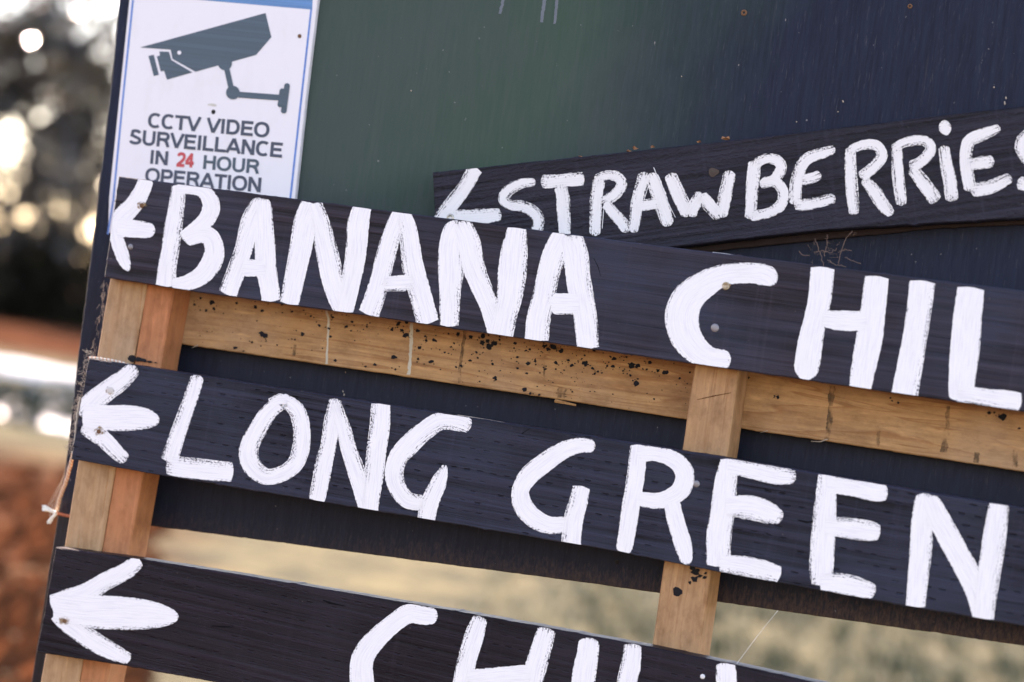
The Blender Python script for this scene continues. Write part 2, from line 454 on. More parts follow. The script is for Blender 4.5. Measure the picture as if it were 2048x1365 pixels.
# the front face is rebuilt as strips so that the wear can follow the bottom edge
me = po.data; bm = bmesh.new(); bm.from_mesh(me)
bmesh.ops.triangulate(bm, faces=[f for f in bm.faces if len(f.verts) > 4])
for d in (.012, .024, .045, .09):
    a = P(308, 1053, Y_PANEL) - parent_world(stand); b = P(2048, 1292, Y_PANEL) - parent_world(stand)
    nn = Vector((-(b.z - a.z), 0, b.x - a.x)).normalized()
    bmesh.ops.bisect_plane(bm, geom=bm.verts[:] + bm.edges[:] + bm.faces[:], plane_co=a + nn * d, plane_no=nn)
bm.to_mesh(me); bm.free()
at = me.attributes.new('low', 'FLOAT', 'POINT')
at.data.foreach_set('value', [max(0.0, 1.0 - ((v.co - a).dot(nn)) / .034) if (v.co - a).dot(nn) < .05 else 0.0 for v in me.vertices])

# dark ledge strip under the strawberries board
slab_px('ledge_strip', [(1345, 492), (1520, 474), (1700, 455), (2048, 425), (2500, 395), (2500, 418), (2048, 449), (1880, 456), (1740, 470), (1600, 484), (1420, 503), (1352, 505)],
        Y_PANEL - .006, .0055, M_batten, stand, 1.2, 5.0, 5)

# irregular flat blobs: splatter, drips, scuffs
def blob(a, cx, cy, r, Y, asp=1.0, seed=0, th=.0003, nseg=11, ang=0.0, rag=.35):
    vs = []
    for i in range(nseg):
        t = 2 * math.pi * i / nseg
        rr = r * (1 + rag * mnoise.noise(Vector((math.cos(t) * 1.3, math.sin(t) * 1.3, seed * 1.7))) * 1.6)
        x, y = rr * math.cos(t) * asp, rr * math.sin(t)
        vs.append(P(cx + x * math.cos(ang) - y * math.sin(ang), cy + x * math.sin(ang) + y * math.cos(ang), Y - th))
    c = P(cx, cy, Y - th * 1.6)
    n = len(vs); back = [v + Vector((0, th * .9, 0)) for v in vs]
    a.add(vs + [c] + back, [(i, n, (i + 1) % n) for i in range(n)] + [(i, (i + 1) % n, n + 1 + (i + 1) % n, n + 1 + i) for i in range(n)])
def Z2(x, y): return 180 + x / 3.69, 330 + y / 3.69
def Z3(x, y): return 640 + x / 3.413, 330 + y / 3.413
def Z4(x, y): return 1200 + x / 2.415, 430 + y / 2.415
def Z5(x, y): return 840 + x / 3.103, 200 + y / 3.103
def Z6(x, y): return 1440 + x / 3.033, 150 + y / 3.033
def Z7(x, y): return 80 + x / 3.413, 690 + y / 3.413
def Z8(x, y): return 600 + x / 3.2, 760 + y / 3.2
def Z9(x, y): return 1180 + x / 2.3594, 820 + y / 2.3594
def Z10(x, y): return 60 + x / 3.413, 1060 + y / 3.413
def Z11(x, y): return 640 + x / 2.381, 1120 + y / 2.381
def Z1(x, y): return 200 + x / 3.413, y / 3.413
def ZA(x, y): return 360 + x / 3.413, 560 + y / 3.413
def ZB(x, y): return 900 + x / 3.413, 620 + y / 3.413

sp = Acc(); sd_ = 0
bigs = [(ZA, 213, 155, 20), (ZA, 230, 198, 13), (ZA, 178, 210, 11), (ZA, 98, 170, 11), (ZA, 140, 125, 8), (ZA, 514, 185, 14), (ZA, 560, 213, 11), (ZA, 386, 160, 10),
        (ZA, 560, 370, 20), (ZA, 582, 384, 17), (ZA, 835, 370, 14), (ZA, 587, 418, 6), (ZA, 490, 425, 8), (ZA, 376, 465, 12), (ZA, 432, 487, 6), (ZA, 785, 408, 7),
        (ZA, 893, 247, 8), (ZA, 765, 216, 7), (ZA, 695, 170, 7), (ZA, 525, 280, 6), (ZA, 950, 312, 11), (ZA, 1015, 333, 9), (ZA, 1042, 255, 9), (ZA, 1026, 386, 9), (ZA, 1060, 552, 10),
        (ZA, 1135, 320, 10), (ZA, 1175, 287, 9), (ZA, 1165, 348, 7), (ZA, 1275, 320, 8), (ZA, 1330, 580, 12), (ZA, 1462, 530, 16), (ZA, 1540, 380, 18), (ZA, 1512, 345, 14), (ZA, 1447, 340, 12),
        (ZA, 1490, 300, 17), (ZA, 1545, 290, 12), (ZA, 1622, 348, 15), (ZA, 1737, 412, 14), (ZA, 1632, 463, 11), (ZA, 1680, 415, 9), (ZA, 1673, 386, 8), (ZA, 1712, 558, 13), (ZA, 1625, 541, 9),
        (ZA, 1895, 370, 13), (ZA, 1870, 433, 7), (ZA, 1850, 458, 7), (ZA, 1806, 495, 8), (ZA, 1470, 612, 8), (ZA, 1265, 592, 7),
        (ZB, 218, 225, 18), (ZB, 255, 210, 15), (ZB, 270, 250, 22), (ZB, 300, 230, 18), (ZB, 225, 180, 17), (ZB, 140, 188, 13), (ZB, 52, 163, 10), (ZB, 337, 205, 9), (ZB, 445, 228, 11),
        (ZB, 545, 270, 9), (ZB, 520, 278, 7), (ZB, 460, 323, 9), (ZB, 437, 262, 7), (ZB, 645, 250, 16), (ZB, 670, 270, 15), (ZB, 705, 255, 18), (ZB, 762, 280, 17), (ZB, 722, 362, 12),
        (ZB, 530, 367, 16), (ZB, 580, 352, 9), (ZB, 460, 400, 9), (ZB, 290, 370, 10), (ZB, 308, 468, 15), (ZB, 508, 545, 17), (ZB, 547, 571, 9), (ZB, 607, 583, 9), (ZB, 523, 434, 9),
        (ZB, 652, 405, 9), (ZB, 178, 292, 9), (ZB, 135, 346, 9), (ZB, 188, 328, 7), (ZB, 75, 382, 8), (ZB, 40, 392, 7), (ZB, 830, 380, 13), (ZB, 808, 345, 9), (ZB, 920, 368, 20), (ZB, 918, 312, 7),
        (ZB, 875, 350, 6), (ZB, 975, 400, 10), (ZB, 990, 435, 9), (ZB, 1010, 422, 8), (ZB, 1112, 385, 12), (ZB, 1072, 384, 9), (ZB, 1120, 335, 15), (ZB, 1095, 320, 8), (ZB, 1205, 323, 9),
        (ZB, 1240, 378, 22), (ZB, 1278, 383, 19), (ZB, 1268, 505, 19), (ZB, 1230, 448, 10), (ZB, 1282, 472, 7), (ZB, 1182, 417, 7), (ZB, 1365, 360, 11), (ZB, 1342, 407, 8), (ZB, 1420, 415, 11),
        (ZB, 1467, 430, 20), (ZB, 1568, 467, 9), (ZB, 1637, 428, 9), (ZB, 780, 412, 7), (ZB, 722, 405, 7), (ZB, 983, 278, 10), (ZB, 1392, 610, 6), (ZB, 835, 560, 8),
        (Z4, 858, 880, 9), (Z4, 1440, 908, 7), (Z4, 1403, 885, 5), (Z4, 1880, 958, 12), (Z4, 1945, 975, 19), (Z4, 1905, 955, 6), (Z4, 716, 787, 6), (Z4, 2025, 1032, 6)]
SC = {ZA: 3.413, ZB: 3.413, Z4: 2.415}
for f, x, y, r in bigs:
    cx, cy = f(x, y); sd_ += 1
    blob(sp, cx, cy, r * .85 / SC[f], Y_RAIL, random.uniform(1.0, 1.45), sd_, ang=random.uniform(-.4, .5), rag=.5)
    for q in range(random.choice((0, 1, 1, 2))):
        blob(sp, cx + random.uniform(-14, 14), cy + random.uniform(-7, 8), random.uniform(.7, 1.6), Y_RAIL, 1.2, sd_ + q + .3, nseg=7)
for i in range(260):
    x = random.choice((random.uniform(380, 1380), random.gauss(1080, 170)))
    if not 382 < x < 1376: continue
    top = 582 + (x - 378) * .1445; bt = lerp_poly(rail_bot, x)
    y = top + 2 + (bt - top - 6) * random.random() ** 1.7
    blob(sp, x, y, random.choice((.6, .8, 1.0, 1.3)), Y_RAIL, random.uniform(.9, 1.5), i * .77, nseg=7)
o = sp.obj('paint_splatter', M_spat, ro); o['kind'] = 'stuff'
# splatter on posts
sp = Acc()
for i, (x, y, r, a_) in enumerate([(264, 717, 6.5, 1.2), (276, 719, 5, 1.7), (287, 721, 3.6, 1.9), (299, 724, 2.2, 2.6), (311, 726, 1.2, 3.0)]):
    blob(sp, x, y, r, Y_POST, a_, i, ang=.15)
sp.obj('paint_spill', M_spat, stand)
sp = Acc()
for i, (x, y, r, a_) in enumerate([(500, 765, 17, 1.3), (485, 750, 15, .8), (492, 800, 13, 1.1), (470, 815, 8, .8), (540, 790, 6, 1.8), (520, 785, 6, 1.8), (545, 772, 5, 1.6)]):
    cx, cy = Z9(x, y); blob(sp, cx, cy, r / 2.36, Y_POST, a_, i + 20, ang=-.3, rag=.6)
sp.obj('paint_spill', M_spat, stand); sp = Acc()
cx, cy = Z9(414, 860); blob(sp, cx, cy, 10, Y_POST, .85, 31, ang=-.3, rag=.3)
for i in range(0):
    cx, cy = ((1425 + random.uniform(-40, 30), 800 + random.uniform(-40, 70))); blob(sp, cx, cy, 1.4, Y_POST, 1.1, i + 40, nseg=7)
sp.obj('paint_spill', M_spat, stand)
def strip_obj(name, pts, widths, Y, mat, parent, th=.0004, jit=.25):
    a = Acc(); V = []; n = len(pts); N = 26
    for i in range(N):
        t = i / (N - 1) * (n - 1); j = min(int(t), n - 2); u = t - j
        x = pts[j][0] * (1 - u) + pts[j + 1][0] * u; y = pts[j][1] * (1 - u) + pts[j + 1][1] * u
        wd = (widths[j] * (1 - u) + widths[j + 1] * u) * (1 + jit * 2 * mnoise.noise(Vector((i * .55, x, 1))))
        dx, dy = pts[j + 1][0] - pts[j][0], pts[j + 1][1] - pts[j][1]; L = math.hypot(dx, dy); nx, ny = -dy / L, dx / L
        x += nx * mnoise.noise(Vector((i * .3, y, 2))) * wd * .3
        V += [P(x - nx * wd / 2, y - ny * wd / 2, Y - th * .2), P(x, y, Y - th), P(x + nx * wd / 2, y + ny * wd / 2, Y - th * .2)]
    Fc = []
    for i in range(N - 1):
        for q in (0, 1): Fc.append((3 * i + q, 3 * i + q + 1, 3 * i + q + 4, 3 * i + q + 3))
    a.add(V, Fc); return a.obj(name, mat, parent, True)
strip_obj('paint_drip', [ZA(998, 210), ZA(1015, 270), ZA(1012, 340), ZA(1006, 440), ZA(1000, 575)], [4, 5, 4, 3, 5], Y_RAIL, M_drip, ro)
strip_obj('paint_drip', [ZA(1582, 295), ZA(1578, 440), ZA(1570, 560), ZA(1562, 648)], [7, 6, 6, 7], Y_RAIL, M_drip, ro)
k = NT('wood_stain'); k.fin((.14, .085, .045), .8, None, .2)
tr = k.n('ShaderNodeBsdfTransparent'); mx = k.n('ShaderNodeMixShader')
k.l(k.ramp(k.noise(k.coord((160, 30, 90)), 1, 4), [(.4, 0), (.65, .8)]), mx.inputs[0]); k.l(tr.outputs[0], mx.inputs[1]); k.l(k.b.outputs[0], mx.inputs[2]); k.l(mx.outputs[0], k.out.inputs[0])
M_stain = k.m
for pts_, wd in (([Z3(992, 1130), Z3(975, 1250), Z3(958, 1365), Z3(950, 1490)], [7, 6, 6, 6]), ([(1664, 772), (1660, 830), (1655, 880)], [12, 10, 11]),
                 ([(1897, 812), (1893, 860), (1888, 905)], [7, 9, 14]), ([(1758, 862), (1754, 893)], [6, 9]), ([(1954, 905), (1952, 926)], [9, 11]), ([(1124, 775), (1122, 796)], [16, 17]), ([(1091, 712), (1087, 760)], [4, 4]),
                 ([(590, 690), (588, 712)], [5, 6]), ([(2030, 900), (2030, 935)], [8, 12])):
    strip_obj('stain', pts_, wd, Y_RAIL, M_stain, ro, .0002)
# scuffs at the top of the panel
for pts_, wd in (([(1008, -30), (1005, 5), (1000, 28)], [6, 6, 5]), ([(1090, -30), (1088, 5), (1083, 45)], [7, 7, 6]), ([(1116, -30), (1113, 10), (1109, 48)], [6, 6, 5])):
    o = strip_obj('scuff_mark', pts_, wd, Y_PANEL, M_pale_scr, stand, .0002, .1)
for x, y, r, a_ in ((2012, 196, 3, .5), (2010, 206, 3.5, .5), (1363, 153, 1.5, .5), (1988, 175, 1.5, 1), (1686, 203, 2, .8), (1676, 224, 1.2, 1), (1593, 244, 1, 1), (691, 745, 1.5, .4), (688, 790, 2.5, .5), (686, 783, 2, .5), (822, 182, 1.2, 1)):
    s2 = Acc(); blob(s2, x, y, r, Y_PANEL, a_, x * .1, ang=-.1, rag=.5, nseg=8); s2.obj('paint_chip', M_chip, stand)

# ------------------------------------------------------------------ round fixings
def disc(name, cx, cy, rpx, Y, mat, parent, dome=.0006, n=16, ring=None):
    c = P(cx, cy, Y); r = rpx / FPX * (c - CAM).dot(Fv)
    a = Acc(); V = []; 
    prof = [(0, -dome), (.55, -dome * .95), (.85, -dome * .7), (1, -dome * .2), (1, .0004)]
    if ring: prof = [(0, .0006), (.35, .0005), (.4, -dome), (.85, -dome * .9), (1, -dome * .2), (1, .0004)]
    for rr, dy in prof:
        for i in range(n):
            t = 2 * math.pi * i / n; V.append(Vector((c.x + r * rr * math.cos(t), c.y + dy, c.z + r * rr * math.sin(t))))
    Fc = []
    for j in range(len(prof) - 1):
        for i in range(n):
            i2 = (i + 1) % n; Fc.append((j * n + i, (j + 1) * n + i, (j + 1) * n + i2, j * n + i2))
    a.add(V, Fc); return a.obj(name, mat, parent, True)

# ------------------------------------------------------------------ painted strokes
def catmull(pts, step=3.0):
    if len(pts) == 2: 
        p = [pts[0], tuple((a + b) / 2 for a, b in zip(pts[0], pts[1])), pts[1]]
    else: p = list(pts)
    e0 = tuple(2 * a - b for a, b in zip(p[0], p[1])); e1 = tuple(2 * a - b for a, b in zip(p[-1], p[-2]))
    q = [e0] + p + [e1]; out = []
    for i in range(1, len(q) - 2):
        L = math.hypot(q[i + 1][0] - q[i][0], q[i + 1][1] - q[i][1]); n = max(2, int(L / step))
        for j in range(n):
            t = j / n; v = []
            for d in range(3):
                a, b, c_, e = q[i - 1][d], q[i][d], q[i + 1][d], q[i + 2][d]
                v.append(.5 * (2 * b + (c_ - a) * t + (2 * a - 5 * b + 4 * c_ - e) * t * t + (3 * b - a - 3 * c_ + e) * t ** 3))
            out.append(tuple(v))
    out.append(tuple(p[-1])); return out

stroke_id = [0]
def stroke(store, pts, Y, lift, clip, dry=.25, cap=(.35, .35), jit=1.0, wide=1.03):
    c = catmull(pts); n = len(c); stroke_id[0] += 1; sid = stroke_id[0]
    arc = [0]
    for i in range(1, n): arc.append(arc[-1] + math.hypot(c[i][0] - c[i - 1][0], c[i][1] - c[i - 1][1]))
    Ltot = arc[-1]; V = store['v']; base = len(V); NV = 7
    soff = sid * 37.0; side = 1 if mnoise.noise(Vector((sid * 5.3, .5, 2))) > 0 else -1; dryside = 1.7
    for i in range(n):
        x, y, wd = c[i]; wd *= wide; a = c[max(i - 1, 0)]; b = c[min(i + 1, n - 1)]
        # average direction over a few samples for a steady brush
        a = c[max(i - 3, 0)]; b = c[min(i + 3, n - 1)]
        L = math.hypot(b[0] - a[0], b[1] - a[1]) or 1; nx, ny = -(b[1] - a[1]) / L, (b[0] - a[0]) / L
        s = arc[i]; hw = wd / 2
        for end, dist in ((0, s), (1, Ltot - s)):
            cl = cap[end] * wd
            if cl > .01 and dist < cl:
                u = 1 - dist / cl; hw = min(hw, wd / 2 * math.sqrt(max(.0, 1 - u * u * .93)))
        for kx in range(NV):
            f = kx / (NV - 1) * 2 - 1
            e = jit * (mnoise.noise(Vector((s * .16, sid * 3.1 + (f > 0) * 9, 0))) * .9 + mnoise.noise(Vector((s * .5, sid * 2.3 + (f > 0) * 7, 4))) * .5)
            hh = hw + e * abs(f)
            px = x + nx * hh * f; py = y + ny * hh * f
            if clip: px, py = clip(px, py)
            V.append(P(px, py, Y - lift))
            store['s'].append(s + soff); store['t'].append(hh * f + soff)
            store['e'].append((1 - abs(f)) * hh / (dryside if f * side > 0 else .45)); store['q'].append(min(s if cap[0] > .12 else 999, (Ltot - s) if cap[1] > .12 else 999)); store['dry'].append(dry)
    for i in range(n - 1):
        for kx in range(NV - 1):
            a0 = base + i * NV + kx
            store['f'].append((a0, a0 + 1, a0 + NV + 1, a0 + NV))

def letter(name, strokes, Z, scl, Y, parent, clip, dry=.25, mat=None, jit=1.0, lift0=.0003, label=None, wide=1.03):
    st = {k_: [] for k_ in ('v', 'f', 's', 't', 'e', 'q', 'dry')}
    for i, sk in enumerate(strokes):
        opt = {}
        if isinstance(sk, dict): opt = sk; sk = sk['p']
        pts = [(*Z(x, y), w_ / scl) for x, y, w_ in sk]
        stroke(st, pts, Y, lift0 + i * .00012, clip, opt.get('dry', dry), opt.get('cap', (.3, .3)), jit, wide)
    o = mesh_obj(name, st['v'], st['f'], mat or M_white, parent, False, {k_: st[k_] for k_ in ('s', 't', 'e', 'q', 'dry')})
    o['label'] = label or name
    return o
def mkclip(top, bot, leftx=None, m=1.0):
    def c(x, y):
        if leftx:
            lx = leftx(y)
            if x < lx + .8: x = lx + .8
        t = lerp_poly(top, x) + m; b = lerp_poly(bot, x) - m
        return x, min(max(y, t), b)
    return c
def W(pts, **kw): kw['p'] = pts; return kw

def board(name, label, top, bot, Y, T, mat, seed, cat='sign'):
    poly = top + bot[::-1]
    c = P((top[0][0] + top[-1][0]) / 2, (top[0][1] + bot[-1][1]) / 2, Y)
    root = empty(name, P(bot[0][0], bot[0][1], Y), label, cat)
    slab_px('plank', poly, Y, T, mat, root, 1.05, seed, 7)
    return root

# --- BANANA CHIL...
ban_top = [(237, 353), (592, 398), (1240, 482), (2048, 582), (2300, 614)]
ban_bot = [(208, 555), (378, 582), (790, 640), (1200, 701), (2048, 824), (2300, 862)]
B = board('painted_sign_board', 'long black board lettered BANANA CHIL in thick white capitals, just below the CCTV notice', ban_top, ban_bot, Y_PLANK, T_PLANK, M_ban, 21)
clipB = mkclip(ban_top, ban_bot, lambda y: 237 - (y - 353) * 29 / 202)
L = lambda nm, st, Z, scl, clip, root, Y, **kw: letter('letter', st, Z, scl, Y, root, clip, label='white painted letter ' + nm, **kw)
letter('arrow', [[(420, 95, 110), (385, 190, 118), (325, 290, 128), (240, 380, 140), (175, 455, 110)],
                 W([(180, 400, 90), (172, 470, 90), (215, 600, 100), (250, 700, 92), (285, 785, 40)], cap=(.2, .7)),
                 W([(200, 460, 150), (300, 470, 128), (400, 480, 118), (480, 488, 90)], cap=(.2, .35))], Z2, 3.69, Y_PLANK, B, clipB, .12, label='white painted arrow pointing left')
bl = dict(clip=clipB, root=B, Y=Y_PLANK)
L('B', [W([(655, 150, 100), (640, 300, 115), (612, 480, 130), (590, 640, 130), (570, 760, 135), (560, 900, 150)], dry=.4, cap=(.1, .05)),
        [(640, 178, 85), (740, 172, 85), (840, 195, 105), (893, 290, 125), (872, 385, 125), (790, 470, 112), (680, 545, 100)],
        [(700, 560, 100), (800, 520, 115), (880, 530, 130), (918, 620, 140), (898, 720, 150), (820, 820, 135), (700, 875, 110), (600, 885, 90)]], Z2, 3.69, dry=.12, **bl)
L('A', [W([(1268, 250, 130), (1190, 420, 150), (1140, 600, 130), (1095, 740, 135), (1015, 960, 135)], dry=.38, cap=(.5, .05)),
        W([(1282, 250, 110), (1288, 450, 125), (1293, 600, 150), (1300, 760, 150), (1325, 900, 140), (1338, 1010, 135)], cap=(.5, .05)),
        [(1120, 765, 120), (1300, 758, 125)]], Z2, 3.69, dry=.14, **bl)
L('N', [W([Z3(*(a, b)) + (wd / 3.413,) for a, b, wd in ((-55, 262, 140), (-100, 390, 155), (-130, 560, 150), (-165, 730, 138), (-212, 955, 125))], cap=(.05, .05)),
        W([Z3(*(a, b)) + (wd / 3.413,) for a, b, wd in ((-35, 262, 95), (5, 380, 110), (32, 520, 140), (60, 650, 150), (85, 770, 150), (125, 900, 145), (165, 1000, 120))], dry=.34, cap=(.05, .1)),
        W([Z3(*(a, b)) + (wd / 3.413,) for a, b, wd in ((292, 278, 118), (262, 400, 145), (245, 600, 140), (215, 780, 130), (165, 1005, 120))], cap=(.05, .05))],
  lambda x, y: (x, y), 1, dry=.15, **bl)
L('A', [W([(548, 322, 105), (490, 480, 125), (450, 620, 130), (415, 760, 130), (375, 900, 135), (330, 1025, 140)], dry=.36, cap=(.1, .05)),
        W([(575, 325, 90), (608, 480, 125), (625, 640, 140), (655, 780, 150), (695, 920, 150), (738, 1085, 150)], dry=.40, cap=(.1, .05)),
        W([(430, 812, 105), (640, 805, 110)], dry=.3)], Z3, 3.413, dry=.15, **bl)
L('N', [W([(950, 385, 145), (905, 520, 170), (895, 700, 175), (888, 860, 145), (882, 1105, 122)], dry=.33, cap=(.45, .05)),
        W([(965, 385, 110), (1015, 520, 150), (1045, 680, 150), (1095, 820, 140), (1155, 960, 130), (1230, 1160, 155)], dry=.30, cap=(.2, .05)),
        W([(1345, 425, 125), (1325, 600, 180), (1310, 760, 190), (1295, 900, 170), (1270, 1020, 150), (1235, 1175, 160)], dry=.33, cap=(.05, .05))], Z3, 3.413, dry=.3, **bl)
L('A', [W([(1668, 475, 150), (1605, 600, 160), (1558, 750, 150), (1528, 900, 150), (1492, 1050, 160), (1478, 1205, 160)], dry=.36, cap=(.1, .05)),
        W([(1715, 480, 150), (1745, 620, 170), (1765, 780, 165), (1785, 900, 165), (1812, 1050, 155), (1832, 1260, 148)], dry=.3, cap=(.2, .03)),
        [(1570, 950, 140), (1770, 950, 140)]], Z3, 3.413, dry=.12, **bl)
L('C', [W([(845, 335, 60), (805, 295, 100), (720, 281, 98), (600, 292, 102), (500, 340, 130), (425, 405, 150), (395, 490, 160), (412, 580, 150), (462, 650, 130), (530, 692, 105), (600, 700, 92), (632, 702, 70)], dry=.16, cap=(.45, .3))], Z4, 2.415, **bl)
L('H', [W([(1076, 252, 112), (1062, 400, 110), (1040, 500, 105), (1015, 620, 117), (998, 740, 117), (988, 800, 75)], cap=(.05, .5)),
        W([(1338, 296, 112), (1320, 450, 118), (1300, 600, 125), (1280, 700, 120), (1255, 842, 105)], cap=(.05, .1)),
        [(1075, 500, 82), (1180, 512, 95), (1290, 512, 92)]], Z4, 2.415, dry=.12, **bl)
L('I', [W([(1558, 318, 122), (1543, 450, 117), (1520, 600, 115), (1498, 720, 122), (1470, 880, 125)], dry=.3, cap=(.05, .05))], Z4, 2.415, **bl)
L('L', [W([(1793, 350, 128), (1775, 500, 135), (1762, 650, 138), (1748, 800, 125), (1742, 900, 110)], dry=.1, cap=(.05, .2)),
        W([(1722, 865, 92), (1850, 882, 85), (1960, 900, 102), (2035, 912, 95)], dry=.38, cap=(.2, .1))], Z4, 2.415, **bl)

# --- LONG GREEN
lon_top = [(177, 716), (357, 744), (600, 782), (940, 835), (1240, 882), (1443, 914), (1930, 997), (2290, 1056)]
lon_bot = [(141.5, 918.5), (320, 951), (600, 997), (1240, 1104), (1434, 1144), (1748, 1201), (2048, 1253), (2290, 1297)]
LG = board('painted_sign_board', 'black board lettered LONG GREEN in white, below the BANANA board', lon_top, lon_bot, Y_PLANK - .001, T_PLANK + .001, M_lon, 33)
clipL = mkclip(lon_top, lon_bot, lambda y: 177 - (y - 716) * 36 / 202)
gl = dict(clip=clipL, root=LG, Y=Y_PLANK - .001)
letter('arrow', [W([(655, 150, 95), (560, 240, 125), (450, 320, 135), (350, 400, 140), (270, 480, 130)], dry=.42),
                 W([(300, 540, 130), (360, 590, 120), (440, 650, 110), (520, 730, 100), (590, 790, 80)], dry=.42),
                 W([(290, 490, 170), (450, 500, 168), (600, 500, 170), (720, 505, 140), (815, 520, 70)], dry=.18, cap=(.1, .5))], Z7, 3.413, gl['Y'], LG, clipL, .3, label='white painted arrow pointing left')
L('L', [W([(1080, 205, 90), (1030, 360, 97), (980, 500, 102), (930, 640, 107), (880, 800, 120)], dry=.42, cap=(.35, .1)),
        W([(860, 820, 130), (1000, 838, 140), (1150, 855, 140), (1320, 870, 130)], dry=.45, cap=(.2, .1))], Z7, 3.413, **gl)
L('O', [W([(1670, 372, 95), (1560, 465, 112), (1480, 590, 122), (1428, 700, 128), (1438, 810, 130), (1530, 895, 112), (1640, 885, 105), (1740, 815, 110), (1782, 700, 118), (1785, 560, 115), (1745, 440, 110), (1640, 362, 80)], dry=.38, cap=(.1, .1)),
        W([(1560, 400, 50), (1630, 372, 72), (1700, 375, 60)], dry=.2, cap=(.3, .3))], Z7, 3.413, **gl)
L('N', [W([(228, 120, 75), (203, 260, 95), (185, 400, 100), (152, 540, 110), (127, 680, 110), (105, 780, 98)], dry=.33, cap=(.2, .05)),
        W([(232, 150, 60), (275, 300, 90), (312, 440, 100), (352, 560, 110), (400, 700, 120), (440, 840, 115)], dry=.36, cap=(.2, .05)),
        W([(518, 145, 118), (510, 300, 128), (490, 450, 125), (475, 600, 120), (455, 750, 110), (448, 845, 100)], dry=.42, cap=(.05, .05))], Z8, 3.2, **gl)
L('G', [W([(1095, 300, 85), (1010, 272, 110), (900, 265, 112), (800, 325, 122), (700, 415, 130), (628, 500, 122), (603, 600, 118), (625, 690, 115), (690, 770, 105), (800, 790, 95)], dry=.33, cap=(.2, .05)),
        W([(930, 545, 30), (895, 640, 95), (850, 740, 112), (820, 830, 115), (805, 910, 110)], dry=.35, cap=(.4, .05))], Z8, 3.2, **gl)
L('G', [W([(1890, 428, 78), (1790, 420, 95), (1680, 455, 110), (1560, 535, 122), (1465, 615, 122), (1412, 705, 108), (1425, 800, 122), (1490, 880, 120), (1590, 930, 112), (1680, 928, 100), (1745, 925, 95)], dry=.15, cap=(.4, .05)),
        W([(1803, 680, 105), (1782, 780, 118), (1755, 870, 122), (1740, 960, 125), (1735, 1070, 125)], dry=.34, cap=(.05, .03))], Z8, 3.2, **gl)
L('R', [W([(232, 165, 80), (215, 320, 82), (195, 440, 82), (180, 540, 82), (158, 680, 72)], dry=.14, cap=(.1, .4)),
        W([(222, 208, 78), (320, 208, 70), (408, 245, 80), (448, 310, 88), (420, 388, 88), (330, 428, 75), (222, 420, 65)], dry=.1),
        W([(385, 440, 75), (410, 540, 80), (440, 640, 80), (460, 730, 50)], dry=.12, cap=(.1, .5))], Z9, 2.3594, **gl)
L('E', [W([(655, 232, 75), (640, 350, 105), (625, 480, 110), (608, 600, 115), (605, 740, 110)], dry=.28, cap=(.05, .1)),
        W([(650, 262, 78), (780, 285, 85), (880, 308, 88), (972, 318, 60)], dry=.42, cap=(.1, .15)),
        W([(640, 455, 90), (760, 462, 112), (850, 490, 97), (908, 515, 50)], dry=.36, cap=(.1, .2)),
        W([(610, 722, 75), (720, 737, 92), (820, 758, 92), (900, 780, 72)], dry=.38, cap=(.1, .05))], Z9, 2.3594, **gl)
L('E', [W([(1120, 300, 80), (1110, 450, 102), (1100, 600, 112), (1092, 740, 112), (1090, 830, 85)], dry=.34, cap=(.1, .1)),
        W([(1120, 350, 80), (1250, 367, 85), (1340, 385, 90), (1405, 388, 82)], dry=.2, cap=(.1, .2)),
        W([(1110, 545, 80), (1230, 560, 97), (1320, 572, 92), (1370, 580, 65)], dry=.5, cap=(.1, .1)),
        W([(1085, 812, 80), (1200, 822, 95), (1290, 845, 85), (1347, 862, 60)], dry=.33, cap=(.1, .2))], Z9, 2.3594, **gl)
L('N', [W([(1585, 395, 90), (1570, 520, 102), (1562, 650, 102), (1550, 780, 97), (1535, 935, 90)], dry=.25, cap=(.3, .1)),
        W([(1600, 410, 75), (1655, 530, 102), (1742, 690, 105), (1825, 850, 110), (1858, 992, 95)], dry=.14, cap=(.3, .03)),
        W([(1932, 440, 92), (1912, 580, 107), (1892, 720, 107), (1872, 850, 102), (1856, 992, 95)], dry=.36, cap=(.1, .03))], Z9, 2.3594, **gl)

# --- lowest board
thi_top = [(111, 1094.6), (294, 1120), (470, 1148), (660, 1180), (1000, 1238), (1303, 1294), (1500, 1336), (2000, 1446), (2290, 1510)]
thi_bot = [(73, 1305), (250, 1332), (429, 1365), (1000, 1480), (1500, 1588), (2000, 1700), (2290, 1766)]
TH = board('painted_sign_board', 'lowest black board, its white CHIL lettering cut off by the bottom of the picture', thi_top, thi_bot, Y_PLANK - .001, T_PLANK + .001, M_thi, 47)
clipT = mkclip(thi_top, thi_bot, lambda y: 111 - (y - 1094) * 38 / 211)
tl = dict(clip=clipT, root=TH, Y=Y_PLANK - .001)
letter('arrow', [W([(750, 205, 90), (650, 285, 115), (510, 355, 122), (390, 430, 135), (250, 480, 140), (140, 510, 120)], dry=.3, cap=(.1, .1)),
                 W([(190, 560, 130), (240, 620, 125), (330, 690, 130), (450, 770, 130), (570, 835, 112), (685, 885, 70)], dry=.42, cap=(.1, .1)),
                 W([(160, 530, 170), (350, 555, 215), (600, 568, 220), (800, 580, 195), (930, 590, 135), (1015, 595, 60)], dry=.22, cap=(.1, .5))], Z10, 3.413, tl['Y'], TH, clipT, .2, label='white painted arrow pointing left')
L('C', [W([(560, 272, 65), (500, 265, 88), (420, 258, 90), (340, 312, 88), (255, 390, 100), (203, 470, 105), (198, 560, 112), (220, 660, 112), (310, 730, 100), (420, 720, 90)], dry=.14, cap=(.3, .3))], Z11, 2.381, **tl)
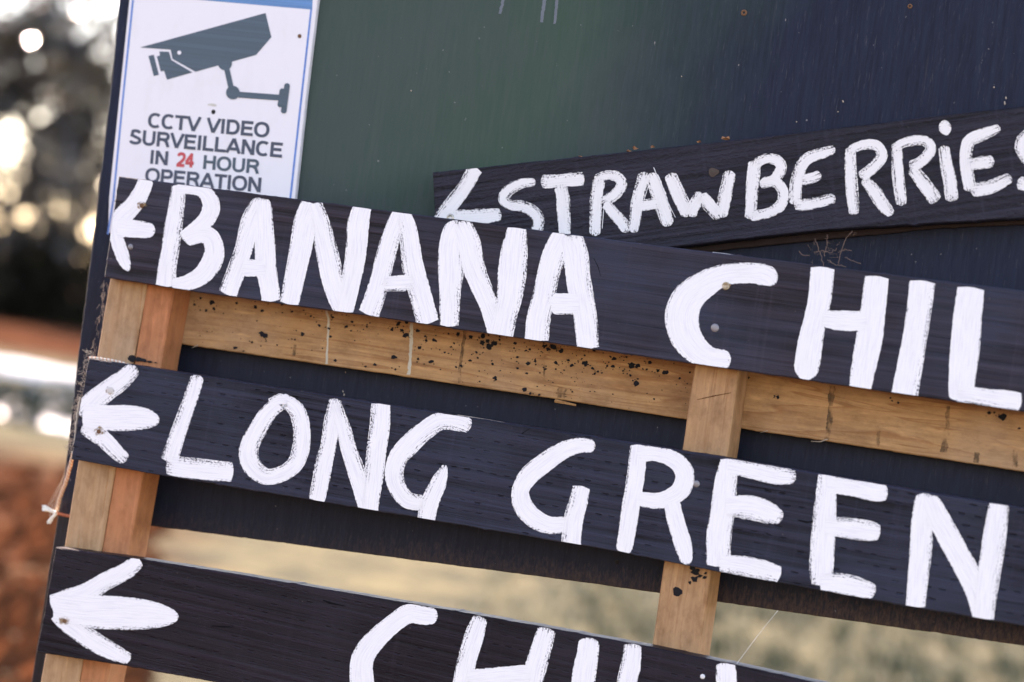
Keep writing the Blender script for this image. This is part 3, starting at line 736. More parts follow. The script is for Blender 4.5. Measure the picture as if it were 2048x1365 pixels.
L('H', [W([(765, 270, 68), (735, 360, 90), (705, 460, 90), (682, 570, 90), (660, 700, 90)], dry=.3, cap=(.2, .2)),
        W([(1082, 325, 85), (1052, 430, 97), (1022, 530, 102), (1000, 640, 97), (980, 780, 90)], dry=.36, cap=(.15, .2)),
        W([(700, 572, 92), (1000, 545, 92)], dry=.15)], Z11, 2.381, **tl)
L('I', [W([(1282, 372, 95), (1275, 450, 102), (1260, 530, 110), (1240, 700, 105), (1230, 830, 100)], dry=.14)], Z11, 2.381, **tl)
L('L', [W([(1490, 400, 80), (1480, 500, 92), (1460, 600, 95), (1440, 820, 95)], dry=.25, cap=(.15, .1)), [(1430, 850, 80), (1620, 890, 80)]], Z11, 2.381, **tl)
L('L', [W([(1928, 488, 85), (1935, 560, 95), (1928, 700, 95), (1910, 930, 90)], dry=.2, cap=(.15, .1)), [(1900, 960, 80), (2090, 1000, 80)]], Z11, 2.381, **tl)
o = disc('nail_head', *Z11(1822, 556), 5, Y_PLANK - .001, plain('painted_nail', (.7, .7, .7), .5), TH)
disc('nail_head', *Z10(235, 622), 4.5, Y_PLANK - .0015, M_rust, TH, .0006)
0 and disc('nail_head', *Z10(332, 340), 5.5, Y_PLANK - .0015, M_white2 and plain('painted_nail', (.12, .12, .13), .5), TH, .0004)

# --- STRAWBERRIES
str_top = [(865, 345), (1170, 313), (1500, 277), (1915, 227), (2048, 213), (2420, 172)]
str_bot = [(878, 560), (1100, 530), (1343, 495), (1638, 461.5), (1850, 448), (2048, 437), (2420, 412)]
ST = board('painted_sign_board', 'tilted black board lettered STRAWBERRIES in thin white letters, rising to the right', str_top, str_bot, Y_STRAW, .018, M_str, 61)
# spacer blocks that hold it off the panel
for x0 in (930, 1700):
    y0 = lerp_poly(str_top, x0) + 60
    slab_px('spacer', [(x0, y0), (x0 + 90, y0 - 9), (x0 + 92, y0 + 50), (x0 + 2, y0 + 59)], Y_STRAW + .0182, .0081, M_batten, ST, .3, 3.0)
clipS = mkclip(str_top, str_bot, lambda y: 866)
sl = dict(clip=clipS, root=ST, Y=Y_STRAW, dry=.34, mat=M_white2, jit=1.3, wide=1.12)
letter('arrow', [W([(345, 420, 95), (280, 540, 88), (210, 630, 92), (145, 715, 90), (110, 770, 80)], dry=.34, cap=(.05, .1)),
                 W([(120, 725, 85), (250, 725, 85), (400, 722, 92), (505, 710, 70)], dry=.3, cap=(.1, .15)),
                 W([(120, 740, 60), (180, 850, 70), (260, 960, 60)], dry=.2)], Z5, 3.103, Y_STRAW, ST, clipS, .3, M_white2, label='white painted arrow pointing left')
L('S', [W([(718, 512, 45), (640, 518, 55), (560, 555, 66), (520, 610, 66), (555, 650, 58), (640, 662, 62), (715, 705, 68), (738, 770, 66), (705, 830, 60), (640, 870, 50)], dry=.45)], Z5, 3.103, **sl)
L('T', [W([(750, 512, 82), (850, 503, 72), (940, 495, 76), (1020, 490, 76)], dry=.4, cap=(.3, .05)), W([(868, 530, 75), (885, 600, 76), (892, 700, 74), (900, 850, 66)], dry=.25)], Z5, 3.103, **sl)
L('R', [W([(1112, 490, 70), (1095, 600, 70), (1090, 700, 66), (1085, 845, 60)], cap=(.3, .4)), W([(1085, 500, 55), (1150, 470, 52), (1228, 478, 60), (1250, 530, 62), (1210, 590, 62), (1130, 640, 60)], dry=.45), W([(1150, 640, 60), (1210, 710, 66), (1260, 770, 66), (1288, 822, 55)], cap=(.1, .4))], Z5, 3.103, **sl)
L('A', [W([(1400, 450, 70), (1370, 540, 66), (1345, 640, 66), (1335, 740, 62), (1322, 825, 50)], cap=(.4, .4)), W([(1430, 455, 72), (1470, 560, 82), (1502, 660, 82), (1545, 785, 72)], cap=(.4, .5)), [(1350, 660, 62), (1490, 640, 66)]], Z5, 3.103, **sl)
for i, pp in enumerate(([(1450, 420), (1500, 540), (1540, 640), (1585, 730)], [(1415, 540), (1385, 640)], [(1140, 680), (1130, 800)])):
    strip_obj('bristle_line', [Z5(*q) for q in pp], [1.6, 1.3, 1.5, 1.2][:len(pp)], Y_STRAW - .0005, plain('thin_white_line', (.6, .6, .6), .6), ST, .0003)
L('W', [W([(1548, 458, 70), (1600, 580, 82), (1670, 722, 78)], cap=(.3, .3)), W([(1670, 722, 75), (1700, 660, 70), (1745, 575, 60)]), W([(1742, 590, 70), (1800, 660, 75), (1865, 730, 75)]), W([(1865, 730, 72), (1892, 600, 76), (1926, 440, 68)], cap=(.3, .35), dry=.4)], Z5, 3.103, **sl)
L('B', [W([(212, 520, 70), (200, 640, 72), (192, 760, 66), (180, 875, 58)], dry=.4), W([(210, 540, 50), (280, 508, 52), (350, 522, 62), (370, 572, 62), (320, 640, 56), (240, 668, 50)]), W([(250, 655, 52), (330, 648, 58), (382, 710, 60), (368, 788, 62), (300, 835, 56), (180, 862, 56)], dry=.42)], Z6, 3.033, **sl)
L('E', [W([(700, 450, 42), (620, 475, 60), (530, 510, 64), (482, 580, 68), (460, 680, 70), (455, 790, 66)], dry=.48), W([(490, 640, 60), (560, 625, 60), (612, 603, 48)], dry=.4), W([(450, 792, 62), (560, 782, 62), (700, 745, 56)], dry=.46)], Z6, 3.033, **sl)
L('R', [W([(790, 440, 55), (792, 560, 66), (800, 700, 70), (815, 850, 58)], dry=.4), W([(780, 460, 48), (860, 428, 52), (945, 428, 58), (982, 490, 62), (930, 562, 62), (850, 622, 60)]), W([(870, 630, 52), (930, 700, 72), (990, 790, 72), (1045, 850, 46)], dry=.45)], Z6, 3.033, **sl)
L('R', [W([(1072, 430, 60), (1077, 560, 66), (1087, 680, 66), (1103, 795, 56)], dry=.45), W([(1045, 452, 50), (1130, 408, 52), (1235, 398, 56), (1278, 450, 62), (1230, 520, 62), (1150, 562, 60)]), W([(1160, 562, 60), (1230, 650, 76), (1315, 770, 76)], dry=.46)], Z6, 3.033, **sl)
L('I', [W([(1355, 430, 58), (1372, 540, 70), (1395, 650, 76), (1408, 768, 72)], dry=.5), W([(1328, 326, 80), (1366, 320, 92), (1402, 312, 84)], dry=.2, cap=(.5, .5))], Z6, 3.033, **sl)
L('E', [W([(1700, 320, 42), (1600, 360, 66), (1515, 400, 70), (1492, 480, 68), (1500, 600, 72), (1522, 705, 70)], dry=.42), W([(1495, 548, 60), (1620, 528, 72), (1664, 522, 50)], dry=.45), W([(1520, 700, 76), (1640, 680, 76), (1768, 620, 56)], dry=.46)], Z6, 3.033, **sl)
L('S', [W([(2100, 262, 20), (2062, 268, 24), (2042, 290, 24), (2057, 320, 24), (2090, 345, 24), (2088, 374, 24), (2034, 366, 24)], dry=.45)], lambda x, y: (x, y), 1, **sl)
kn = Acc(); blob(kn, *Z5(1820, 450), 8, Y_STRAW, 1.3, 5, .0006, 13, rag=.25); kn.obj('knot', plain('knot_brown', (.05, .03, .02), .7), ST)
# leaf scraps caught on the top edge
M_scrap = plain('dry_leaf_brown', (.28, .12, .05), .8)
for i, (x, y, r) in enumerate(((1258, 303, 4), (1270, 297, 5), (1305, 294, 4), (1398, 284, 3.5), (1452, 277, 7), (1112, 322, 2.5), (1161, 314, 3))):
    c = P(x, y, Y_STRAW + .006); rr = r / FPX * 2.1; a = Acc(); vs = []
    for j in range(7):
        t = 2 * math.pi * j / 7; vs.append(c + Vector((rr * math.cos(t) * 1.3, .002 * math.sin(t * 2 + i), rr * .55 * math.sin(t) + .0007 * math.cos(3 * t + i))))
    a.add(vs + [c + Vector((0, -.0012, .0006)), c + Vector((0, .001, 0))], [(j, (j + 1) % 7, 7) for j in range(7)] + [((j + 1) % 7, j, 8) for j in range(7)])
    o = a.obj('dry_leaf', M_scrap); o.name = 'dry_leaf'
    tag(o, ['small brown leaf scrap on the tilted board above the W', 'brown leaf scrap just right of the one above the W', 'rightmost of the three scraps above the W of the tilted board', 'brown leaf scrap above the B of STRAWBERRIES', 'longest orange brown leaf sliver, above the first E of STRAWBERRIES', 'tiny leaf scrap on the tilted board above the T', 'tiny leaf scrap on the tilted board above the R after ST'][i], 'leaf', 'leaf scraps on the tilted board')

# nails, screws
disc('nail_head', *Z2(382, 300), 5, Y_PLANK - .0006, M_rust, B, .0006)
disc('nail_head', *Z2(298, 606), 6, Y_PLANK - .0004, M_nail, B)
disc('nail_head', *Z4(608, 342), 8, Y_PLANK - .0006, M_drip, B)
disc('nail_head', *Z4(555, 546), 8.5, Y_PLANK, M_nail, B)
disc('nail_head', *Z7(478, 312), 7, Y_PLANK - .0018, plain('painted_nail', (.55, .52, .48), .6), LG, .0005)
disc('nail_head', *Z7(400, 592), 4.5, Y_PLANK - .0018, M_rust, LG, .0006)
disc('nail_head', *Z9(502, 350), 7, Y_PLANK - .001, M_nail, LG)
disc('nail_head', *Z9(127, 718), 4.5, Y_PANEL, M_holecol, stand)
disc('screw', *Z3(890, 360), 8, Y_STRAW - .0006, plain('screw_zinc', (.4, .38, .33), .4, .7), ST, .0006, ring=True)
disc('screw', 1488, 26, 6.5, Y_PANEL, M_rust, stand, .0008, ring=True)
disc('screw', 1820, 13, 5, Y_PANEL, M_rust, stand, .0008, ring=True)
# rust bleeding round the nails, cracks and knots in the boards
k = NT('rust_bleed'); k.fin((.30, .20, .11), .8, None, .2)
tr = k.n('ShaderNodeBsdfTransparent'); mx = k.n('ShaderNodeMixShader')
k.l(k.ramp(k.noise(k.coord((260, 60, 260)), 1, 4), [(.42, 0), (.62, .85)]), mx.inputs[0]); k.l(tr.outputs[0], mx.inputs[1]); k.l(k.b.outputs[0], mx.inputs[2]); k.l(mx.outputs[0], k.out.inputs[0])
M_bleed = k.m
for (cx, cy), rt, r in ((Z2(382, 300), B, 8), (Z4(608, 345), B, 8), (Z10(240, 622), TH, 9), (Z7(405, 592), LG, 9), (Z7(478, 312), LG, 8)):
    b_ = Acc(); blob(b_, cx, cy, r, Y_PLANK - .0013, 1.2, cx, .0003, 12); b_.obj('rust_stain', M_bleed, rt)
M_crack = plain('crack_shadow', (.004, .004, .005), .9, 0, .1)
for rt, pts_, wd in ((B, [Z2(182, 268), Z2(300, 285), Z2(420, 300), Z2(560, 316)], [1.6, 1.2, 1, .7]), (LG, [Z7(250, 580), Z7(310, 588), Z7(370, 594)], [1.8, 1.2, .8]),
                     (LG, [Z8(1420, 345), Z8(1445, 328), Z8(1475, 308)], [2.2, 1.5, 1]), (LG, [Z8(500, 640), Z8(525, 625), Z8(560, 632)], [1.2, 2, 1]), (TH, [Z10(1240, 655), Z10(1310, 662), Z10(1390, 664)], [2, 3, 1.5]),
                     (TH, [Z10(2000, 480), Z10(2048, 500), Z10(2150, 520)], [2, 4, 1.5]), (B, [Z4(1450, 560), Z4(1700, 600), Z4(1900, 640)], [.7, .9, .6]), (B, [Z3(1870, 640), Z3(1900, 700), Z3(1915, 760)], [1, 1.4, .8]),
                     (LG, [Z9(980, 520), Z9(1020, 530), Z9(1060, 528)], [2, 4, 2]), (LG, [Z9(700, 350), Z9(800, 368), Z9(960, 392)], [.8, 1.2, .7])):
    strip_obj('crack', pts_, wd, Y_PLANK - (0 if rt is B else .001), M_crack, rt, .00015)
strip_obj('crack', [(1386 + 8, 800), (1425, 793), (1462, 786)], [1, 2.4, 1.2], Y_POST, plain('post_crack', (.10, .04, .015), .9, 0, .1), stand, .0002)
# pale sliver on top of the banana board near the C
splinter('splinter', [(1425, 507), (1450, 509), (1480, 513), (1510, 519)], .006, B, plain('cream_sliver', (.6, .55, .5), .6), .0011)
# bare edge flake on the LONG GREEN board's top
splinter('splinter', [(915, 832), (945, 836), (985, 842), (1010, 846)], .004, LG, M_chip, .0010)

# ------------------------------------------------------------------ CCTV notice
M_core = plain('sign_white_plastic', (.72, .70, .71), .35)
k = NT('sign_face_white')
ln = k.noise(k.coord((4, 4, 260)), 1, 2)
dirt = k.noise(k.coord((30, 30, 18)), 1, 5, .6)
c = k.mix(k.ramp(dirt, [(.55, 0), (.8, .35)]), (.70, .68, .70), (.55, .52, .47))
M_face = k.fin(c, .32, k.bump(ln, .12, .0004), .5)
def print_mat(name, col_):
    k = NT(name); f = k.noise(k.coord((4, 4, 420)), 1, 2)
    return k.fin(k.mix(k.ramp(f, [(.4, 0), (.6, 1)]), tuple(x * .88 for x in col_), tuple(x * 1.14 for x in col_)), .35, k.bump(f, .1, .0003), .5)
M_blue = print_mat('print_blue', (.070, .190, .480)); M_hdr = print_mat('print_header_blue', (.055, .20, .42))
M_ink = print_mat('print_slate', (.026, .062, .092)); M_red = print_mat('print_red', (.52, .045, .055)); M_ink2 = print_mat('print_navy', (.022, .040, .075))
sgn_poly = [(268, -110), (650, -95), (634, 10), (611, 200), (590, 396), (585, 470), (216, 466), (218, 396), (258.6, 0)]
SG = empty('cctv_notice', P(216, 466, Y_SIGN), 'white notice with blue border reading CCTV VIDEO SURVEILLANCE IN 24 HOUR OPERATION', 'sign')
fr = [(lambda q: (q.x, q.z))(P(x, y, Y_SIGN)) for x, y in sgn_poly]
slab_world('sign_sheet', fr, Y_SIGN, Y_SIGN + .005, M_core, SG, .0003)
def flat(name, px, Y, mat, parent, lift=.0002):
    vs = [P(x, y, Y - lift) for x, y in px]
    n = len(vs)
    area = sum(vs[i].x * vs[(i + 1) % n].z - vs[(i + 1) % n].x * vs[i].z for i in range(n))
    if area < 0: vs.reverse()
    return mesh_obj(name, vs, [tuple(range(n))], mat, parent)
flat('sign_face', [(270, -108), (648.5, -93), (632, 10), (609.5, 200), (588.5, 396), (583.5, 468), (217.5, 464), (219.5, 396), (260, 0)], Y_SIGN, M_face, SG, .00012)
flat('header_band', [(276, -100), (643, -88), (Z1(1452, -10)[0], -4), Z1(1448, 66), Z1(1435, 66), Z1(640, -3), (266, -12)], Y_SIGN, M_hdr, SG, .0003)
flat('border_line', [(266.5, 0), (270.5, 0), Z1(165, 700), Z1(98, 1365), (219, 464), (221, 464)][:0] or [Z1(218, 0), Z1(232, 0), Z1(160, 700), Z1(97, 1365), Z1(60, 1600), Z1(47, 1600), Z1(84, 1365), Z1(147, 700)], Y_SIGN, M_blue, SG, .0003)
flat('border_line', [Z1(1435, 66), Z1(1448, 66), Z1(1378, 700), Z1(1305, 1365), Z1(1285, 1560), Z1(1272, 1560), Z1(1291, 1365), Z1(1364, 700)], Y_SIGN, M_blue, SG, .0003)
# camera pictogram: each printed shape in its own thin layer
pic = Acc()
def picpoly(pts_, lift):
    vs = [P(*Z1(x, y), Y_SIGN - lift) for x, y in pts_]; n = len(vs)
    area = sum(vs[i].x * vs[(i + 1) % n].z - vs[(i + 1) % n].x * vs[i].z for i in range(n))
    if area < 0: vs.reverse()
    pic.add(vs, [tuple(range(n))])
def circ(cx, cy, r, n=24, a0=0, a1=360): return [(cx + r * math.cos(R(a0 + (a1 - a0) * i / n)), cy + r * math.sin(R(a0 + (a1 - a0) * i / n))) for i in range(n)]
picpoly([(272, 326), (1130, 90), (1170, 255), (1065, 377), (652, 492), (494, 404), (482, 341)], .0003)
picpoly([(405, 352), (471, 355), (488, 412), (632, 496), (457, 546), (437, 485), (414, 490), (388, 386), (409, 381)], .0003)
picpoly([(330, 383), (367, 375), (402, 512), (367, 522)], .0003)
picpoly(circ(853, 434, 48), .00042)
picpoly([(846, 470), (884, 470), (914, 605), (876, 605)], .0005)
picpoly(circ(907, 634, 47), .00058)
picpoly([(945, 627), (1225, 648), (1225, 688), (945, 668)], .0005)
picpoly(circ(1276, 588, 19, 12, 180, 375) + circ(1254, 757, 19, 12, 5, 185), .00066)
picpoly(circ(1244, 624, 19, 10, 180, 290) + [(1262, 610), (1246, 735)] + circ(1230, 716, 18, 10, 60, 190), .00058)
pic.obj('camera_pictogram', M_ink, SG)
pic = Acc(); picpoly(circ(541, 361, 13.5), .0006); pic.obj('pictogram_rivet', M_face, SG)
def arc(cx, cy, rx, ry, a0, a1, n=14, p=.9):
    out = []
    for i in range(n + 1):
        t = R(a0 + (a1 - a0) * i / n); c_, s_ = math.cos(t), math.sin(t)
        out.append((cx + rx * math.copysign(abs(c_) ** p, c_), cy + ry * math.copysign(abs(s_) ** p, s_)))
    return out
SW = .205
h_ = SW / 2
def ln(*p): return list(p)
GL = {  # advance, strokes in units of cap height (stroke centre lines)
 'C': (.93, [arc(.50, .5, .36, .425, 48, 312)]), 'O': (1.05, [arc(.525, .5, .385, .425, 0, 360, 26)]),
 'T': (.84, [ln((.02, 1 - h_), (.82, 1 - h_)), ln((.42, 1), (.42, 0))]), 'V': (.90, [ln((.07, 1), (.45, .02)), ln((.83, 1), (.45, .02))]),
 'I': (.40, [ln((.20, 1), (.20, 0))]), 'D': (.98, [ln((.18, 1), (.18, 0)), [(.18, 1 - h_)] + arc(.46, .5, .36, .41, 90, -90) + [(.18, h_)]]),
 'E': (.90, [ln((.18, 1), (.18, 0)), ln((.18, 1 - h_), (.82, 1 - h_)), ln((.18, .52), (.77, .52)), ln((.18, h_), (.84, h_))]),
 'S': (.90, [arc(.45, .70, .29, .215, 20, 200, 10) [:7] + [(.22, .60), (.45, .51), (.68, .41)] + arc(.45, .295, .31, .205, 10, -165, 12)]),
 'U': (.98, [[(.18, 1), (.18, .45)] + arc(.49, .38, .31, .295, 180, 360) + [(.80, .45), (.80, 1)]]),
 'R': (.98, [ln((.18, 1), (.18, 0)), [(.18, 1 - h_), (.5, 1 - h_)] + arc(.55, .70, .24, .205, 90, -90) + [(.18, .495)], ln((.52, .48), (.70, .36), (.84, 0))]),
 'P': (.90, [ln((.18, 1), (.18, 0)), [(.18, 1 - h_), (.5, 1 - h_)] + arc(.52, .68, .24, .225, 90, -90) + [(.18, .455)]]),
 'L': (.82, [ln((.18, 1), (.18, 0)), ln((.18, h_), (.78, h_))]), 'A': (.98, [ln((.49, .99), (.09, 0)), ln((.49, .99), (.89, 0)), ln((.22, .29), (.76, .29))]),
 'N': (.98, [ln((.18, 1), (.18, 0)), ln((.80, 1), (.80, 0)), ln((.20, .96), (.78, .04))]), 'H': (.98, [ln((.18, 1), (.18, 0)), ln((.80, 1), (.80, 0)), ln((.18, .53), (.80, .53))]),
 '2': (.76, [arc(.37, .72, .25, .20, 175, 0, 8, 1) + [(.60, .60), (.47, .42), (.20, .20), (.10, h_)], ln((.03, h_), (.68, h_))]),
 '4': (.76, [ln((.50, 1), (.50, 0)), ln((.52, .95), (.09, .34)), ln((.04, .30), (.72, .30))]), ' ': (.47, [])}
def text_quad(name, txt, tl_, tr_, bl_, br_, mat, lift=.0003, bold=1.0):
    x = 0; st = []
    for ch in txt:
        adv, gs = GL[ch]
        for i, g_ in enumerate(gs): st.append(([(x + px_, py_) for px_, py_ in g_], i))
        x += adv - .055
    sw = SW * bold
    allx = [p_[0] for g_, _ in st for p_ in g_]; x0, x1 = min(allx) - sw / 2, max(allx) + sw / 2
    q = [P(*Z1(*p_), Y_SIGN) for p_ in (bl_, br_, tl_, tr_)]
    a = Acc()
    for g_, li in st:
        closed = len(g_) > 20 and (Vector(g_[0]) - Vector(g_[-1])).length < .01
        if closed: g_ = g_[:-1]
        n = len(g_); V = []
        for i in range(n):
            p_ = Vector(g_[i]); pa = Vector(g_[i - 1]) if (i or closed) else p_; pb = Vector(g_[(i + 1) % n]) if (i < n - 1 or closed) else p_
            t1 = (p_ - pa).normalized() if (p_ - pa).length > 1e-6 else (pb - p_).normalized(); t2 = (pb - p_).normalized() if (pb - p_).length > 1e-6 else t1
            t = (t1 + t2).normalized(); nn = Vector((-t.y, t.x)); m_ = min(1.6, 1 / max(.4, nn.dot(Vector((-t1.y, t1.x)))))
            for sg in (1, -1):
                e = p_ + nn * sg * sw / 2 * m_
                u = (e.x - x0) / (x1 - x0); v = min(1.02, max(-.02, e.y))
                V.append(q[0] * (1 - u) * (1 - v) + q[1] * u * (1 - v) + q[2] * (1 - u) * v + q[3] * u * v - Vector((0, lift + li * .0001, 0)))
        Fc = [(2 * i, 2 * i + 1, 2 * i + 3, 2 * i + 2) for i in range(n - 1)]
        if closed: Fc.append((2 * n - 2, 2 * n - 1, 1, 0))
        a.add(V, Fc)
    o = a.obj(name, mat, SG); o['label'] = ('red' if mat is M_red else 'dark') + ' printed text ' + txt
    return o
text_quad('printed_text', 'CCTV VIDEO', (333, 771), (1163, 840), (324, 871), (1154, 942), M_ink2)
text_quad('printed_text', 'SURVEILLANCE', (205, 882), (1264, 978), (196, 984), (1254, 1080), M_ink2)
text_quad('printed_text', 'IN', (350, 1025), (470, 1035), (342, 1120), (462, 1131), M_ink2)
text_quad('printed_number', '24', (521, 1040), (656, 1050), (512, 1138), (648, 1147), M_red, bold=1.12)
text_quad('printed_text', 'HOUR', (711, 1060), (1095, 1092), (703, 1155), (1087, 1190), M_ink)
text_quad('printed_text', 'OPERATION', (314, 1146), (1105, 1215), (305, 1245), (1097, 1316), M_ink2)
disc('screw', *Z1(774, 765), 4.6, Y_SIGN - .0003, M_holecol, SG, .0004)
disc('screw', *Z1(1362, 248), 4.2, Y_SIGN - .0003, M_rust, SG, .0005)
st_ = Acc(); blob(st_, *Z1(765, 718), 3, Y_SIGN - .00012, 3.4, 2, .00012, 12); st_.obj('grime_mark', plain('grime', (.52, .50, .43), .7), SG)

# ------------------------------------------------------------------ twine, cobweb
k = NT('twine_fibre'); g = k.xyz(k.coord())
st2 = k.math('FRACT', k.math('ADD', k.math('MULTIPLY', g[2], 160), k.math('MULTIPLY', g[0], 260)))
M_twine = k.fin(k.mix(k.ramp(st2, [(.66, 0), (.72, 1)]), (.66, .58, .46), (.58, .22, .12)), .85, None, .2)
M_fray = plain('frayed_fibre', (.72, .74, .66), .9)
M_web = plain('old_cobweb', (.42, .36, .29), .9)
def wob(pts, Yf, n=30, amp=.0005, seed=0, dy=None):
    out = []
    for i in range(n):
        t = i / (n - 1) * (len(pts) - 1); j = min(int(t), len(pts) - 2); u = t - j
        x = pts[j][0] * (1 - u) + pts[j + 1][0] * u; y = pts[j][1] * (1 - u) + pts[j + 1][1] * u
        Y = Yf if dy is None else Yf + dy[j] * (1 - u) + dy[j + 1] * u
        out.append(P(x, y, Y) + Vector((mnoise.noise(Vector((i * .7, seed, 0))), mnoise.noise(Vector((i * .7, seed, 5))), mnoise.noise(Vector((i * .7, seed, 9))))) * amp)
    return out
TW = empty('twine', P(118, 1020, .06), 'orange and white twine tied round the left ends of the frame, frayed at the knot', 'string')
a = Acc(); a.tube(wob([(178, 716), (200, 718), (235, 724), (278, 737)], .006, 24, .0006, 1), .0016, 6); a.obj('strand', M_twine, TW)
a = Acc(); a.tube(wob([(147, 905), (141, 930), (132, 965), (120, 995), (114, 1022)], .03, 26, .0006, 2, [-.014, .0, .015, .03, .04]), .0018, 6); a.obj('strand', M_twine, TW)
a = Acc(); a.tube(wob([(109, 1025), (130, 1031), (146, 1034)], Y_PANEL - .004, 14, .0003, 3), .0015, 6); a.obj('strand', plain('twine_orange', (.42, .13, .06), .8), TW)
a = Acc(); a.tube(wob([(160, 795), (153, 840), (149, 880), (147, 905)], .001, 20, .0008, 8), .0009, 5); a.obj('strand', M_web, TW)
a = Acc(); rn = random.Random(5)
for i in range(34):
    ex = rn.uniform(-3, 3); ey = rn.uniform(-6, 6)
    a.tube(wob([(112, 1026), (98 + ex, 1019 + ey * .3), (87 + ex, 1016 + ey)], Y_PANEL - .01, 8, .0012, i), .00035, 3, False)
for i in range(26):
    ex = rn.uniform(-4, 4)
    a.tube(wob([(111, 1029), (104 + ex * .5, 1036), (98 + ex, 1045 + rn.uniform(-3, 3))], Y_PANEL - .01, 8, .001, i + 50), .00035, 3, False)
a.tube(wob([(113, 1026), (100, 1021), (90, 1019)], Y_PANEL - .01, 8, .0003, 1), .0017, 5)
a.tube(wob([(112, 1028), (104, 1036), (99, 1042)], Y_PANEL - .01, 8, .0003, 2), .0016, 5)
a.obj('frayed_end', M_fray, TW)
a = Acc(); rn = random.Random(9)
for i in range(12):
    x0, y0 = 136 - i * 2.0 + rn.uniform(-2, 2), 925 + i * 7
    a.tube(wob([(x0, y0), (x0 - 14 + rn.uniform(-3, 3), y0 + 40), (95 + rn.uniform(-3, 12), 1012)], .05, 14, .0012, i), .00012, 3, False)
for i in range(110):   # fluffy old web along the left plank ends
    y0 = rn.uniform(700, 905); x0 = 181 - (y0 - 700) * .19 + rn.uniform(-6, 3)
    a.tube(wob([(x0, y0), (x0 + rn.uniform(-12, 5), y0 + rn.uniform(-8, 10)), (x0 + rn.uniform(-8, 8), y0 + rn.uniform(-8, 16))], .012, 7, .0022, i), .00014, 3, False)
for i in range(36):
    y0 = rn.uniform(560, 700); x0 = 214 - (y0 - 560) * .16 + rn.uniform(-7, 4)
    a.tube(wob([(x0, y0), (x0 + rn.uniform(-9, 4), y0 + rn.uniform(6, 26))], .03, 7, .0018, i + 3), .00011, 3, False)
tag(a.obj('cobweb', M_web), 'tangled old cobweb along the left ends of the boards above the twine knot', 'cobweb', kind='stuff')
a = Acc(); rn = random.Random(3)
for p_ in ([(1630, 478), (1638, 500), (1646, 525), (1648, 535)], [(1655, 470), (1654, 490), (1648, 512)], [(1705, 462), (1690, 480), (1682, 505), (1676, 530)], [(1598, 503), (1605, 511), (1618, 511)], [(1628, 505), (1645, 502), (1662, 506), (1674, 498)], [(1690, 515), (1705, 522), (1722, 528)],
           [(1676, 505), (1690, 500), (1704, 502)], [(1655, 520), (1670, 530), (1690, 533)]):
    a.tube(wob(p_, .02, 16, .0012, p_[0][0]), .00028, 4, False)
for i in range(14):
    x0, y0 = 1660 + rn.gauss(0, 24), 505 + rn.gauss(0, 14)
    a.tube(wob([(x0, y0), (x0 + rn.uniform(-20, 20), y0 + rn.uniform(-10, 12))], .025, 10, .002, i), .00012, 3, False)
tag(a.obj('dry_root', plain('dry_root_fibre', (.17, .11, .085), .9)), 'wispy dry rootlets stuck between the tilted board and the BANANA board', 'root', kind='stuff')
a = Acc(); a.tube([P(1556, 1221, .01), P(1515, 1272, .008), P(1466, 1338, .004)], .00016, 4, False)
tag(a.obj('spider_thread', plain('web_silk', (.8, .8, .8), .4)), 'single pale spider thread stretched below the LONG GREEN board at the right', 'thread')

# ------------------------------------------------------------------ ground and field
def ground_mat():
    k = NT('farm_ground')
    v = k.coord()
    x = k.xyz(v)
    n1 = k.noise(k.coord((.35, .35, .35)), 1, 6, .6)
    n2 = k.noise(k.coord((2.2, 2.2, 2.2), loc=(4, 1, 0)), 1, 6, .62)
    n3 = k.noise(k.coord((14, 14, 14)), 1, 5, .65)
    soil = k.mix(k.ramp(n2, [(.42, 0), (.58, 1)]), (.045, .017, .010), (.135, .058, .031))
    soil = k.mix(k.ramp(n3, [(.5, 0), (.72, .6)]), soil, (.17, .080, .040))
    grass = k.mix(k.ramp(n2, [(.36, 0), (.62, 1)]), (.080, .080, .060), (.235, .205, .118))
    grass = k.mix(k.ramp(n3, [(.48, 0), (.66, .8)]), grass, (.045, .052, .048))
    # bare red soil near the stand on the left, a band of dry grass with the sheeted rows, red soil again far off
    nn = k.math('MULTIPLY', k.math('SUBTRACT', n1, .5), 3.0)
    sl_ = k.math('ADD', k.math('SUBTRACT', k.math('MULTIPLY', x[0], -1.0), k.math('MULTIPLY', x[1], .5)), nn)
    near_soil = k.math('MULTIPLY', k.ramp(k.math('ADD', k.math('MULTIPLY', sl_, .5), .12), [(.25, 0), (.75, 1)]), k.ramp(k.math('MULTIPLY', k.math('ADD', x[1], nn), .04), [(.43, 1), (.52, 0)]))
    far_soil = k.ramp(k.math('MULTIPLY', x[1], .01), [(.275, 0), (.31, 1)])
    n2s = k.ramp(n2, [(.30, 0), (.62, 1)])
    soilm = k.math('MAXIMUM', near_soil, far_soil)
    c = k.mix(soilm, grass, soil)
    nrm = k.bump(k.math('ADD', n2, k.math('MULTIPLY', n3, .5)), .8, .06)
    return k.fin(c, 1.0, nrm, .0)
M_ground = ground_mat()
N = 90
def gz(x, y):
    r = math.hypot(x, y)
    return .05 * mnoise.noise(Vector((x * .35, y * .35, 1))) * min(1, max(0, (r - 1.2) / 3))
rad = [0] + [0.6 * (5200 / .6) ** (i / 69) for i in range(70)]
V = []; Fc = []
for i, r_ in enumerate(rad):
    for j in range(N):
        t = 2 * math.pi * j / N; x_, y_ = r_ * math.cos(t), r_ * math.sin(t); V.append((x_, y_, gz(x_, y_) - .02 * 0))
for i in range(len(rad) - 1):
    for j in range(N):
        j2 = (j + 1) % N; Fc.append((i * N + j, (i + 1) * N + j, (i + 1) * N + j2, i * N + j2))
o = mesh_obj('ground', V, Fc, M_ground, None, True); tag(o, kind='structure')

